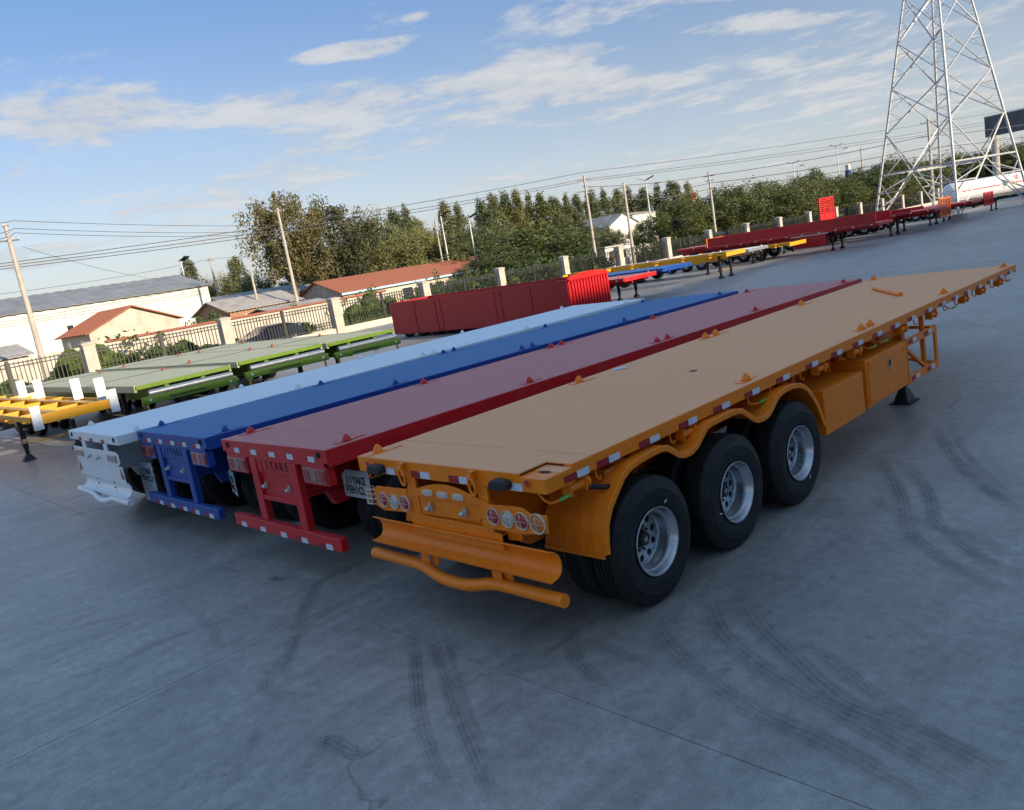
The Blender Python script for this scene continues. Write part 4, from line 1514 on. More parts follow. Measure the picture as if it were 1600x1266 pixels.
T = [
    ('brown_a', 432, 303, 84, 8.4, 'large olive-brown tree left of the red-roofed building, behind the pole'),
    ('brown_b', 505, 314, 88, 8.6, 'olive-brown tree just right of the concrete pole'),
    ('round_a', 590, 330, 104, 8.5, 'green tree above the left end of the long red roof'),
    ('brown_b', 555, 345, 100, 6.0, 'smaller olive tree between the olive-brown trees and the red roof'),
    ('poplar_b', 632, 322, 118, 5.0, 'poplar rising behind the middle of the long red roof'),
    ('poplar_a', 612, 328, 122, 4.6, 'leafy poplar left of the one behind the red roof middle'),
    ('round_a', 662, 348, 108, 7.5, 'rounded green tree left of the paired lamp posts'),
    ('poplar_a', 690, 316, 124, 5.0, 'poplar between the paired lamp posts'),
    ('poplar_b', 712, 318, 126, 5.0, 'poplar right of the paired lamp posts'),
    ('round_a', 728, 352, 110, 7.5, 'rounded green tree beside the lamp post at the red roof end'),
    ('poplar_c', 748, 312, 136, 4.4, 'dark pointed poplar, first of the tall row at centre'),
    ('poplar_a', 766, 303, 138, 4.4, 'pointed poplar, second of the tall row at centre'),
    ('poplar_c', 786, 300, 140, 4.4, 'dark pointed poplar, third of the tall row at centre'),
    ('poplar_a', 805, 297, 140, 4.4, 'pointed poplar, fourth of the tall row at centre'),
    ('poplar_b', 824, 301, 142, 4.6, 'pointed poplar, fifth of the tall row at centre'),
    ('poplar_c', 843, 302, 142, 4.6, 'dark pointed poplar, sixth of the tall row at centre'),
    ('poplar_a', 862, 308, 144, 4.8, 'pointed poplar, seventh of the tall row at centre'),
    ('poplar_b', 882, 304, 146, 4.8, 'pointed poplar, eighth of the tall row at centre'),
    ('poplar_a', 900, 304, 148, 4.8, 'poplar just behind the crossarm pole'),
    ('poplar_c', 922, 298, 150, 5.0, 'dark poplar right of the crossarm pole'),
    ('poplar_b', 942, 296, 152, 5.0, 'poplar between the crossarm pole and the leaning stay wire'),
    ('poplar_a', 962, 296, 154, 5.0, 'poplar behind the plain concrete pole at centre'),
    ('poplar_b', 982, 293, 156, 5.0, 'poplar left of the twin-headed lamp'),
    ('poplar_c', 1004, 294, 156, 5.0, 'dark poplar behind the twin-headed lamp'),
    ('poplar_b', 1026, 288, 158, 5.4, 'poplar right of the twin-headed lamp'),
    ('poplar_a', 1048, 284, 158, 5.4, 'poplar behind the white building'),
    ('poplar_b', 1072, 285, 160, 5.4, 'poplar behind the red roadside sign'),
    ('round_b', 830, 352, 86, 13.0, 'broad dark green tree in front of the tall poplar row'),
    ('round_b', 780, 385, 80, 8.0, 'dark green tree at the right end of the long red roof'),
    ('round_a', 890, 362, 92, 6.5, 'green tree left of the crossarm pole, beyond the fence'),
    ('round_b', 1060, 310, 98, 8.6, 'dark rounded tree beside the white building'),
    ('round_b', 1003, 345, 112, 4.6, 'small dark tree in front of the white building'),
    ('round_a', 952, 352, 110, 4.4, 'small green tree left of the white gable'),
    ('round_b', 1128, 290, 106, 9.0, 'dark tree right of the tall concrete pole by the red trailer'),
    ('round_a', 1162, 284, 108, 8.0, 'green tree above the left end of the red drop-side trailer'),
    ('round_b', 1196, 284, 106, 9.0, 'dark tree behind the red drop-side trailer'),
    ('round_a', 1232, 278, 108, 8.0, 'green tree around the solar lamp post'),
    ('round_b', 1268, 264, 112, 8.5, 'dark tree left of the yellow-green willow'),
    ('round_c', 1302, 277, 90, 6.2, 'yellow-green willow right of the red lattice headboard'),
    ('round_b', 1345, 262, 112, 8.5, 'dark tree right of the yellow-green willow'),
    ('round_b', 1382, 252, 112, 8.0, 'dark tree behind the left leg of the lattice tower'),
    ('round_b', 1396, 244, 120, 6.0, 'tall dark tree just left of the lattice tower'),
    ('round_b', 1428, 250, 116, 9.0, 'dark tree seen through the left face of the lattice tower'),
    ('round_a', 1462, 244, 122, 9.0, 'green tree seen through the middle of the lattice tower'),
    ('round_b', 1500, 240, 126, 9.0, 'dark tree behind the near leg of the lattice tower'),
    ('round_b', 1538, 234, 128, 9.0, 'dark tree left of the grey billboard post'),
    ('round_b', 1572, 226, 132, 9.0, 'dark tree behind the billboard post'),
    ('round_b', 1608, 214, 134, 10.0, 'dark tree at the right edge under the billboard'),
    ('poplar_a', 291, 404, 118, 3.6, 'slim tree rising behind the right end of the white shed'),
    ('poplar_a', 366, 402, 112, 3.8, 'slim tree left of the large olive-brown trees'),
    ('round_a', 342, 428, 120, 5.0, 'low tree between the two slim trees on the left'),
    ('round_a', 398, 425, 96, 4.0, 'low tree at the foot of the large olive-brown tree'),
]
for key, px, py, d, wd, lab in T:
    tree(key, px, py, d, wd, lab)
BUSH = [
    (482, 470, 52.5, 2.4, 'bush_a', 'leafy climber hanging on the fence right of the parked car'),
    (470, 495, 51.0, 1.8, 'bush_a', 'low leafy climber beside the parked car'),
    (555, 452, 60, 3.6, 'bush_a', 'bright green climber behind the fence left of the red box body'),
    (575, 462, 59, 3.0, 'bush_a', 'lower green climber behind the fence beside the red box body'),
    (640, 445, 66, 3.6, 'bush_b', 'dark shrub behind the fence left of the fourth pillar'),
    (690, 432, 70, 4.6, 'bush_b', 'dark shrub behind the fence right of the fourth pillar'),
    (730, 425, 71, 5.0, 'bush_a', 'green shrub behind the fence midway between fourth and fifth pillars'),
    (765, 420, 73, 4.6, 'bush_b', 'dark shrub just left of the fifth pillar'),
    (815, 405, 74, 6.0, 'bush_b', 'dark shrub just right of the fifth pillar'),
    (855, 398, 76, 6.0, 'bush_a', 'green shrub left of the sixth pillar'),
    (1005, 392, 88, 4.0, 'bush_a', 'green shrub right of the seventh pillar'),
    (1020, 372, 92, 5.0, 'bush_a', 'green shrub left of the eighth pillar'),
    (1070, 372, 94, 6.5, 'bush_b', 'dark shrub right of the eighth pillar'),
    (1135, 356, 98, 6.5, 'bush_b', 'dark shrub right of the ninth pillar'),
    (1190, 340, 102, 7.5, 'bush_b', 'dark shrub behind the red drop-side trailer'),
    (1240, 332, 106, 7.5, 'bush_b', 'dark shrub left of the red lattice headboard'),
    (1300, 318, 110, 7.5, 'bush_b', 'dark shrub right of the red lattice headboard'),
    (1355, 305, 114, 7.5, 'bush_b', 'dark shrub at the left foot of the lattice tower'),
    (1420, 297, 118, 8.0, 'bush_b', 'dark shrub seen through the lower tower bracing'),
    (1480, 288, 122, 8.0, 'bush_b', 'dark shrub behind the near tower leg'),
    (310, 488, 66, 3.2, 'bush_a', 'round shrub at the corner of the white shed'),
    (225, 515, 57, 6.0, 'bush_a', 'green creeper over the wall left of the cream gable'),
    (118, 545, 58, 2.6, 'bush_b', 'dark shrub beside the small red-roofed house'),
]
for px, py, d, wd, key, lab in BUSH:
    tree(key, px, py, d, wd, lab, group='shrubs along the yard fence')

HEDGE_ORD = ['first', 'second', 'third', 'fourth', 'fifth', 'sixth', 'seventh', 'eighth', 'ninth', 'tenth', 'eleventh', 'twelfth', 'thirteenth', 'fourteenth', 'fifteenth', 'sixteenth', 'seventeenth', 'eighteenth', 'nineteenth', 'twentieth', 'twenty-first', 'twenty-second']
for k in range(22):
    y_ = 35.0+k*3.6
    if 59 < y_ < 73:
        continue
    crown, trunk, H_, Wd_ = TREES['bush_b' if k % 3 else 'bush_a']
    t = thing('hedge_bush', 'dense green hedge bush behind the fence, %s from the red roof end' % HEDGE_ORD[k], 'shrub', (-45.4+random.uniform(-.5, .3), y_+random.uniform(-.5, .5), 0), random.uniform(0, 6), 'hedge bushes behind the fence')
    w_ = random.uniform(1.25, 1.6)
    link('crown', crown, t, scale=(w_*.8, w_, random.uniform(1.15, 1.5)*(1.0 if k < 9 else .8)))
rndt = random.Random(5)
FILL = [(475, 395), (530, 388), (560, 372), (605, 368), (640, 372), (668, 376), (700, 368), (745, 362), (790, 350), (870, 345), (905, 345), (1090, 322), (1112, 325), (1145, 312), (1180, 312), (1215, 306), (1250, 300), (1285, 292), (1330, 288), (1365, 280), (1410, 276), (1450, 270)]
for k, (px, py) in enumerate(FILL):
    tree(('round_a', 'round_b', 'poplar_b', 'round_a')[k % 4], px, py, 96+rndt.uniform(-4, 22), rndt.uniform(6.5, 9.0), 'mid-height leafy tree filling the belt before the tall trees, %s from the left' % (HEDGE_ORD+['twenty-third', 'twenty-fourth', 'twenty-fifth', 'twenty-sixth', 'twenty-seventh'])[k], group='mid-height trees of the belt')


def ivy(label, y0_, y1_, zmax, n, seed, x=-46.9, base=0.0):
    rnd = random.Random(seed)
    vs, fs = [], []
    for k in range(n):
        y = rnd.uniform(y0_, y1_)
        env = zmax*(.45+.55*abs(math.sin(y*1.7+seed)*math.cos(y*.6)))
        z = base + env*rnd.random()**1.3
        c = Vector((x+rnd.uniform(0, .5)*(1-z/(zmax+.01)*.5), y, z))
        nrm = Vector((1+rnd.gauss(0, .4), rnd.gauss(0, .6), rnd.gauss(.3, .6))).normalized()
        a = nrm.orthogonal().normalized()*rnd.uniform(.09, .19)
        b = nrm.cross(a)*1.2
        q = len(vs)
        vs += [tuple(c-a), tuple(c+b), tuple(c+a), tuple(c-b)]
        fs.append((q, q+1, q+2, q+3))
    me = bpy.data.meshes.new('ivy')
    me.from_pydata(vs, [], fs)
    me.materials.append(MT['ivy'])
    return tag(link('ivy', me), label, 'ivy', 'ivy on the white boundary wall')


ivy('strip of ivy at the foot of the white wall, left edge of the photo', -2, 8.8, 1.3, 4200, 3)
ivy('tall ivy mass on the white wall just right of the first pillar', 8.8, 13.4, 2.35, 6500, 4)
ivy('low ivy on the white wall between first and second pillars', 13.4, 18.6, 1.5, 4600, 5)
ivy('low ivy on the white wall behind the parked car', 18.6, 25.5, 1.1, 3600, 6)
ivy('ivy on the white wall behind the red box body', 28, 33.5, 2.3, 5000, 8)

# ------------------------------------------------------------------ walls and buildings behind the fence
bw = thing('boundary_wall', 'whitewashed boundary wall behind the iron fence, red tile coping on part of it', 'wall', (-47.4, 0, 0))
MB().box(-.12, .12, -12, 33.5, 0, 2.22).build('wall', MT['wall_old'], bw)
cop = MB()
for k in range(85):
    y = 12.0+k*.25
    cop.extr([(-.28, 2.224), (.28, 2.224), (.06, 2.36), (-.06, 2.36)], 'y', y, y+.235)
tag(cop.build('coping_tiles', MT['tile'], bw), kind='stuff')
wv = thing('boundary_wall', 'low cream plinth wall beyond the fence at centre, mostly behind shrubs', 'wall', (-47.4, 0, 0))
MB().box(-.12, .12, 33.7, 66, 0, 1.2).build('wall', MT['wall_cream'], wv)


def corrugated(p00, p10, p11, p01, n, amp, name, mat, parent, th=.06):
    """roof sheet spanning four corners (eave a, eave b, ridge b, ridge a) with n ribs running up the slope"""
    p00, p10, p11, p01 = map(Vector, (p00, p10, p11, p01))
    nor = (p10-p00).cross(p01-p00).normalized()
    if nor.z < 0:
        nor = -nor
    vs, fs = [], []
    for i in range(2*n+1):
        t = i/(2*n)
        o = nor*(amp if i % 2 else 0)
        a, b = p00.lerp(p10, t)+o, p01.lerp(p11, t)+o
        vs += [a, b, a-nor*th, b-nor*th]
    for i in range(2*n):
        k = 4*i
        fs += [(k, k+4, k+5, k+1), (k+2, k+3, k+7, k+6), (k, k+2, k+6, k+4), (k+1, k+5, k+7, k+3)]
    e_ = 8*n
    fs += [(0, 1, 3, 2), (e_, e_+2, e_+3, e_+1)]
    return MB().add(vs, fs).build(name, mat, parent)


def gable_house(name, label, x0, x1, y0_, y1_, zw, zr, ridge, wall, roof, ribs, amp=.05, over=.35, cat='building'):
    """ridge='x' or 'y' is the direction of the ridge; x1 is the side facing the yard"""
    t = thing(name, label, cat, ((x0+x1)/2, (y0_+y1_)/2, 0))
    cx, cy = (x0+x1)/2, (y0_+y1_)/2
    X, Y = (x1-x0)/2, (y1_-y0_)/2
    if ridge == 'y':
        MB().extr([(-X, 0), (X, 0), (X, zw), (0, zr), (-X, zw)], 'y', -Y, Y).build('wall', wall, t)
        sl = (zr-zw)/X
        e_ = X+over
        ze = zw-sl*over+.04
        corrugated((e_, -Y-over, ze), (e_, Y+over, ze), (0, Y+over, zr+.04), (0, -Y-over, zr+.04), ribs, amp, 'roof', roof, t)
        corrugated((-e_, -Y-over, ze), (-e_, Y+over, ze), (0, Y+over, zr+.04), (0, -Y-over, zr+.04), ribs, amp, 'roof', roof, t)
    else:
        MB().extr([(-Y, 0), (Y, 0), (Y, zw), (0, zr), (-Y, zw)], 'x', -X, X).build('wall', wall, t)
        sl = (zr-zw)/Y
        e_ = Y+over
        ze = zw-sl*over+.04
        corrugated((-X-over, -e_, ze), (X+over, -e_, ze), (X+over, 0, zr+.04), (-X-over, 0, zr+.04), ribs, amp, 'roof', roof, t)
        corrugated((-X-over, e_, ze), (X+over, e_, ze), (X+over, 0, zr+.04), (-X-over, 0, zr+.04), ribs, amp, 'roof', roof, t)
    return t, X, Y


def windows(t, face, spots, w=.9, h=1.1, mat='glass_dark'):
    for (u, z) in spots:
        if face[0] == 'x':
            x = face[1]
            o = MB().box(x+.01, x+.05, u-w/2-.06, u+w/2+.06, z-h/2-.06, z+h/2+.06).build('window_frame', MT['lamp_white'], t)
            MB().box(x+.051, x+.056, u-w/2, u+w/2, z-h/2, z+h/2).build('pane', MT[mat], o)
        else:
            y = face[1]
            o = MB().box(u-w/2-.06, u+w/2+.06, y-.05, y-.01, z-h/2-.06, z+h/2+.06).build('window_frame', MT['lamp_white'], t)
            MB().box(u-w/2, u+w/2, y-.056, y-.051, z-h/2, z+h/2).build('pane', MT[mat], o)


t, X, Y = gable_house('storage_shed', 'long white storage shed with grey sheet roof at the left edge', -86, -72, -16, 30.0, 5.55, 7.15, 'y', MT['wall_white'], MT['grey_roof'], 46, .06)
windows(t, ('x', 7.0), [(-14, 3.6), (-6, 3.6), (2, 3.6), (10, 3.6)], .5, .5)
t, X, Y = gable_house('small_house', 'small house with cream gable and red tiled roof before the white shed', -63, -56, 13.7, 20.1, 3.0, 4.35, 'x', MT['wall_cream'], MT['tile'], 26, .05)
windows(t, ('y', -3.2), [(1.8, 2.0), (-1.5, 2.0)], .8, .9)
t, X, Y = gable_house('outbuilding', 'grey-roofed outbuilding behind the leftmost pole', -60, -53, -2, 9.0, 2.3, 3.0, 'y', MT['wall_cream'], MT['pale_roof'], 24, .04)
windows(t, ('x', 3.5), [(-2, 1.5), (2.5, 1.5)], 1.0, .9)
t, X, Y = gable_house('low_house', 'low house with pale cement roof left of the long red roof', -66, -59, 25.6, 32.2, 2.75, 3.75, 'y', MT['brick'], MT['pale_roof'], 22, .05)
windows(t, ('x', 3.5), [(-1.5, 1.7), (1.4, 1.7)], .9, 1.0)
t, X, Y = gable_house('lean_to', 'grey lean-to with flat pale roof before the low house', -58.8, -54.5, 27.2, 32.4, 2.15, 2.5, 'y', MT['brick'], MT['pale_roof'], 16, .03)
t, X, Y = gable_house('green_shed', 'low dark green sheet shed beyond the white shed corner', -80, -71, 31.5, 41, 3.5, 4.3, 'y', MT['shed_green'], MT['grey_roof'], 20, .03)
t, X, Y = gable_house('long_house', 'long low house with red tiled roof and pale blue eaves', -64, -56.5, 35.0, 57.5, 2.75, 3.95, 'y', MT['wall_cream'], MT['tile'], 70, .05)
MB().box(X+.30, X+.40, -Y-.2, Y+.2, 2.40, 2.60).build('fascia', MT['fascia'], t)
windows(t, ('x', X), [(-8, 1.5), (-4, 1.5), (0, 1.5), (4, 1.5), (8, 1.5)], 1.2, 1.1)
t, X, Y = gable_house('white_building', 'white building with pitched roof among the trees at centre', -92, -80, 103.5, 111.5, 5.6, 7.4, 'x', MT['wall_white'], MT['grey_roof'], 20, .04)
windows(t, ('x', X), [(-2, 3.5), (1.5, 3.5)], 1.0, 1.3)
t, X, Y = gable_house('white_building', 'taller white block right of the pitched white building', -90, -82, 113, 120, 7.0, 7.5, 'y', MT['wall_white'], MT['pale_roof'], 14, .04)
windows(t, ('x', X), [(-1.5, 4.5), (1.5, 4.5)], 1.0, 1.3)
t = thing('small_hut', 'small flat-roofed cream hut between the two concrete poles', 'building', (-51.8, 66.6, 0))
MB().box(-1.8, 1.8, -2.2, 2.2, 0, 2.42).build('wall', MT['wall_white'], t)
MB().box(-2.05, 2.05, -2.45, 2.45, 2.425, 2.58).build('roof', MT['pale_roof'], t)
MB().box(1.805, 1.84, -1.6, -.7, 0, 1.9).build('door', MT['door_brown'], t)
windows(t, ('x', 1.8), [(.9, 1.5)], .9, .8)
# red roadside sign far among the trees
t = thing('roadside_sign', 'red lettered sign board standing above the far poplars', 'sign', tuple(at(1078, 308, 165).xy)+(0,))
z = at(1078, 308, 165).z
sg = at(1078, 308, 165)
MB().box(-.1, .1, -2.6, 2.6, z-1.0, z+1.0).build('board', MT['lamp_white'], t)
for k, yy in enumerate((-1.9, 1.0)):
    MB().box(.11, .16, yy-.75, yy+.75, z-.75, z+.75).build('letter', MT['sign_red'], t)
for yy in (-2, 2):
    MB().cyl((-.25, yy, 0), (-.25, yy, z+.9), .12, n=8).build('post', MT['pole'], t)

# ------------------------------------------------------------------ poles, lamps and wires
def pole(label, top, bot, d, r0=.17, r1=.10, arms=(), name='utility_pole', mat='pole', group='concrete poles beyond the yard'):
    b = at(bot[0], bot[1], d)
    h = at(top[0], top[1], d).z
    t = thing(name, label, 'pole', (b.x, b.y, 0), R(20), group)
    MB().cyl((0, 0, -.1), (0, 0, h), r0, r1, n=12).build('shaft', MT[mat], t, smooth=40)
    for (dz, L, ang) in arms:
        c_, s_ = math.cos(ang)*L/2, math.sin(ang)*L/2
        a_ = MB().beam((-c_, -s_, h-dz), (c_, s_, h-dz), .07, .07).build('crossarm', MT['dark'], t)
        for q in (-.9, -.35, .35, .9):
            MB().lathe([(0, .035), (.04, .05), (.09, .05), (.11, .03), (.14, .035), (.16, 0)], c=(c_*q, s_*q, h-dz+.036), axis='z', n=8).build('insulator', MT['lens_clear'], a_)
    return t, Vector((b.x, b.y, h))


def lamp(label, top, bot, d, heads=1):
    b = at(bot[0], bot[1], d)
    h = at(top[0], top[1], d).z
    t = thing('street_lamp', label, 'street lamp', (b.x, b.y, 0), R(25), 'solar street lamps beyond the yard')
    MB().cyl((0, 0, -.1), (0, 0, h), .12, .07, n=10).build('shaft', MT['lamp_white'], t, smooth=40)
    MB().beam((0, 0, h-.9), (1.3, 0, h-.55), .07, .07).build('arm', MT['lamp_white'], t)
    MB().box(1.1, 1.75, -.14, .14, h-.60, h-.48).build('lamp_head', MT['dark'], t, bevel=.02)
    for k in range(heads):
        s = 1 if k == 0 else -1
        MB().beam((s*.05, 0, h+.02), (s*1.05, 0, h+.42), .85, .05).build('solar_panel', MT['solar'], t)
    return t


_, p1 = pole('tall concrete pole at the left edge with a bracket near its top', (20, 350), (70, 575), 54, .19, .11, ((.9, 1.0, 1.1), (.1, .3, 1.1)))
_, p2 = pole('concrete pole standing before the large olive-brown trees', (437, 325), (461, 455), 72, .17, .10, ((.3, 1.2, 1.2),))
_, p3 = pole('concrete pole with two crossarms near the small hut', (908, 275), (929, 390), 80, .17, .10, ((.4, 1.6, 1.0), (1.5, 1.8, 1.0)))
_, p4 = pole('plain concrete pole with a stay wire right of the small hut', (968, 286), (991, 408), 80, .17, .10, ((.5, 1.2, 1.0),))
_, p5 = pole('tall concrete pole left of the red drop-side trailer', (1108, 268), (1122, 395), 95, .17, .10, ((.5, 1.2, .4), (1.0, .9, .4)))
_, p6 = pole('concrete pole with insulators seen through the lattice tower', (1438, 184), (1459, 318), 92, .17, .11, ((.6, 1.6, .5), (1.9, 1.9, .5), (3.2, 1.2, .5)))
_, p7 = pole('slim concrete pole right of the blue pole box', (1336, 232), (1352, 316), 158, .17, .10, ((.5, 1.4, .5),))
_, p8 = pole('slim concrete pole beside the paired lamp', (681, 342), (690, 402), 96, .15, .09, ())
_, p9 = pole('thin pole rising behind the white shed, left one', (328, 403), (341, 462), 100, .13, .08, ((.3, .9, 1.0),))
_, p10 = pole('thin pole before the slim tree on the left', (382, 403), (389, 458), 96, .13, .08, ())
_, p11 = pole('short concrete pole behind the pale cement roof', (396, 428), (402, 470), 74, .13, .09, ())
lamp('solar street lamp paired with a slim pole above the red roof', (690, 338), (701, 408), 94)
lamp('solar street lamp above the right end of the red roof', (732, 341), (743, 402), 94)
lamp('solar lamp with two dark panels above the white building', (1010, 282), (1017, 345), 104, 2)
lamp('dark-headed solar lamp above the trees left of the willow', (1234, 257), (1247, 332), 150, 2)
lamp('dark-headed solar lamp above the yellow-green willow', (1303, 230), (1315, 316), 156, 2)
lamp('solar lamp post behind the right end of the white shed', (287, 408), (291, 445), 96)
# box on a post
b = at(1328, 300, 154)
t = thing('pole_box', 'blue and white equipment box on a post left of the slim pole', 'equipment box', (b.x, b.y, 0))
zt = at(1322, 258, 154).z
MB().cyl((0, 0, -.1), (0, 0, zt-.3), .12, n=10).build('post', MT['lamp_white'], t)
MB().box(-.35, .35, -.5, .5, zt-2.6, zt-1.0).build('box', MT['bluebox'], t, bevel=.03)
MB().box(-.30, .30, -.35, .35, zt-.95, zt).build('upper_box', MT['lamp_white'], t, bevel=.03)


def wire(label, pts, sag, r=.03):
    out = []
    for a, b in zip(pts[:-1], pts[1:]):
        n = 14
        for k in range(n):
            t_ = k/n
            p = Vector(a).lerp(Vector(b), t_)
            p.z -= sag*4*t_*(1-t_)
            out.append(p)
    out.append(Vector(pts[-1]))
    tag(MB().tube(out, r, n=5).build('overhead_wire', MT['wire']), label, 'wire', 'overhead wires')


wire('topmost overhead wire crossing from the left edge to the tower', [at(-60, 420, 66), at(908, 270, 100), at(1700, 150, 150)], .5)
wire('second overhead wire from the top, just under the topmost', [at(-60, 424, 66), at(908, 281, 100), at(1700, 163, 150)], .5)
wire('third overhead wire, close below the second one', [at(-60, 428, 66), at(908, 284, 100), at(1700, 166, 150)], .6)
wire('upper wire leaving the left edge pole to the right', [at(-40, 344, 50), at(20, 345, 54), at(440, 352, 72)], .15, .016)
wire('middle wire leaving the left edge pole to the right', [at(-40, 363, 50), at(22, 357, 54), at(440, 361, 72)], .2, .016)
wire('lower wire leaving the left edge pole to the right', [at(-40, 370, 50), at(24, 364, 54), at(440, 364, 72)], .25, .016)
wire('wire from the crossarm pole past the tall pole to the tower', [at(910, 292, 80), at(1109, 274, 86), at(1440, 214, 92), at(1680, 180, 110)], .25)
wire('lower wire from the tall pole to the pole behind the tower', [at(968, 305, 80), at(1110, 286, 86), at(1440, 232, 92), at(1680, 200, 110)], .25)
wire('lowest dark wire sagging from the tall pole to the right', [at(970, 312, 80), at(1110, 295, 86), at(1440, 244, 92), at(1680, 212, 110)], .3)
wire('slanting stay wire beside the plain concrete pole', [at(970, 325, 80), at(918, 385, 76)], .02)
wire('thin service wire falling from the left pole to the shed', [at(36, 386, 54), at(240, 436, 75)], .2, .012)
wire('faint wire between the thin pole and the shed ridge', [at(-20, 462, 80), at(330, 404, 100), at(480, 385, 110)], .3, .018)

# ------------------------------------------------------------------ lattice tower
TW = Vector((-19.4, 75.6, 0))
tw_ = thing('lattice_tower', 'tall galvanised lattice power tower at the right edge', 'tower', TW, 0)
TR0, TK, TTH = 6.25, .2, R(-67)


def leg_pt(i, z):
    a = TTH + i*PI/2
    r_ = max(TR0-TK*z, .55)
    return Vector((r_*math.cos(a), r_*math.sin(a), z))


def angle_bar(mb, a, b, w):
    """steel angle: two thin flanges"""
    a, b = Vector(a), Vector(b)
    d = (b-a).normalized()
    s = d.orthogonal().normalized()
    t_ = d.cross(s)
    mb.beam(a+s*w*.5, b+s*w*.5, w, .018, up=t_) if False else None
    mb.beam(a, b, w, w*.28, up=s)
    mb.beam(a+t_*0, b+t_*0, w*.28, w, up=s)


LV = [0, 8.25, 12.0, 15.7, 19.3, 22.6, 25.6, 28.2]
for i in range(4):
    mb = MB()
    zs_ = [0, 5.65]+LV[1:]
    for a, b in zip(zs_[:-1], zs_[1:]):
        angle_bar(mb, leg_pt(i, a), leg_pt(i, b), .21 if b < 16 else .18)
    lg = mb.build('leg', MT['tower'], tw_)
    MB().box(leg_pt(i, 0).x-.5, leg_pt(i, 0).x+.5, leg_pt(i, 0).y-.5, leg_pt(i, 0).y+.5, -.05, .45).build('footing', MT['concrete_post'], lg)
for i in range(4):
    j = (i+1) % 4
    for a, b in zip(LV[:-1], LV[1:]):
        for (p, q) in ((i, j), (j, i)):
            mb = MB()
            A, B = leg_pt(p, a), leg_pt(q, b)
            angle_bar(mb, A, B, .105)
            mb.build('diagonal', MT['tower'], tw_)
        # secondary bracing between leg and diagonals
        sb = MB()
        for (p, q) in ((i, j), (j, i)):
            lowm = leg_pt(p, a).lerp(leg_pt(q, b), .28)
            upm = leg_pt(q, a).lerp(leg_pt(p, b), .74)
            zl = a+(b-a)*.28
            zu = a+(b-a)*.74
            for (pt, zz) in ((lowm, zl), (upm, zu)):
                angle_bar(sb, pt, leg_pt(p, zz), .042)
                angle_bar(sb, pt, leg_pt(p, a+(b-a)*.5), .042)
        tag(sb.build('secondary_bracing', MT['tower'], tw_), kind='stuff')
    zc_ = 8.25*TR0/(TR0+(TR0-TK*8.25))
    mb = MB()
    angle_bar(mb, leg_pt(i, zc_), leg_pt(j, zc_), .15)
    mb.build('horizontal', MT['tower'], tw_)
    mb = MB()
    for f in (.33, .66):
        z_ = zc_*f
        for (p, q) in ((i, j), (j, i)):
            A, B = leg_pt(p, 0), leg_pt(q, 8.25)
            tt = z_/8.25
            angle_bar(mb, leg_pt(p, z_), A.lerp(B, tt), .10)
            angle_bar(mb, leg_pt(p, z_), A.lerp(B, tt+.13), .08)
    tag(mb.build('knee_bracing', MT['tower'], tw_), kind='stuff')
for i in (0, 1):
    mb = MB()
    zc_ = 4.55
    angle_bar(mb, leg_pt(i, 4.55).lerp(leg_pt(i+1, 4.55), .5), leg_pt(i+2, 4.55).lerp(leg_pt((i+3) % 4, 4.55), .5), .1)
    mb.build('plan_bracing', MT['tower'], tw_)
lad = MB()
for k in range(60):
    z_ = 1+k*.4
    q = leg_pt(0, z_)
    lad.beam(q+Vector((-.25, 0, 0)), q+Vector((.0, -.2, 0)), .02, .02)
tag(lad.build('climbing_bolts', MT['tower'], tw_), kind='stuff')

# grey billboard
bb = thing('billboard', 'dark grey billboard on a post at the right edge behind the tower', 'billboard', (-18.0, 112, 0))
MB().box(-8.0, 8.0, -.25, .25, 7.8, 10.15).build('board', MT['board_grey'], bb)
MB().cyl((-7.2, .6, -.1), (-7.2, .6, 7.9), .42, n=14).build('post', MT['pole'], bb)
MB().cyl((6.0, .6, -.1), (6.0, .6, 7.9), .42, n=14).build('post', MT['pole'], bb)
MB().box(-8.05, 8.05, -.3, .3, 10.155, 10.3).build('cap', MT['steel'], bb)

# ------------------------------------------------------------------ parked car behind the fence
car = thing('parked_car', 'dark blue car parked behind the fence, near the second pillar', 'car', (-45.6, 21.9, 0), 0)
prof = [(-2.2, .30), (-2.25, .62), (-2.15, .82), (-1.3, .96), (-.55, 1.42), (.75, 1.46), (1.45, 1.30), (1.95, 1.0), (2.2, .92), (2.22, .40), (2.1, .28)]
MB().extr(prof, 'x', -.86, .86).build('body', MT['car'], car, bevel=.06)
for s in (-1, 1):
    MB().extr([(-1.05, 1.0), (-.5, 1.36), (.1, 1.39), (.1, 1.0)], 'x', s*.862-.003, s*.862+.003).build('window', MT['glass_dark'], car)
    MB().extr([(.16, 1.0), (.16, 1.39), (.75, 1.39), (1.35, 1.24), (1.55, 1.02)], 'x', s*.862-.003, s*.862+.003).build('window', MT['glass_dark'], car)
    for y in (-1.4, 1.35):
        w_ = MB().cyl((s*.68, y, .33), (s*.88, y, .33), .33, n=20).build('wheel', MT['tyre'], car)
        MB().cyl((s*.881, y, .33), (s*.89, y, .33), .2, n=16).build('rim', MT['alu'], w_)
    MB().box(s*.55-.18, s*.55+.18, -2.27, -2.2, .62, .76).build('headlight', MT['lens_clear'], car)

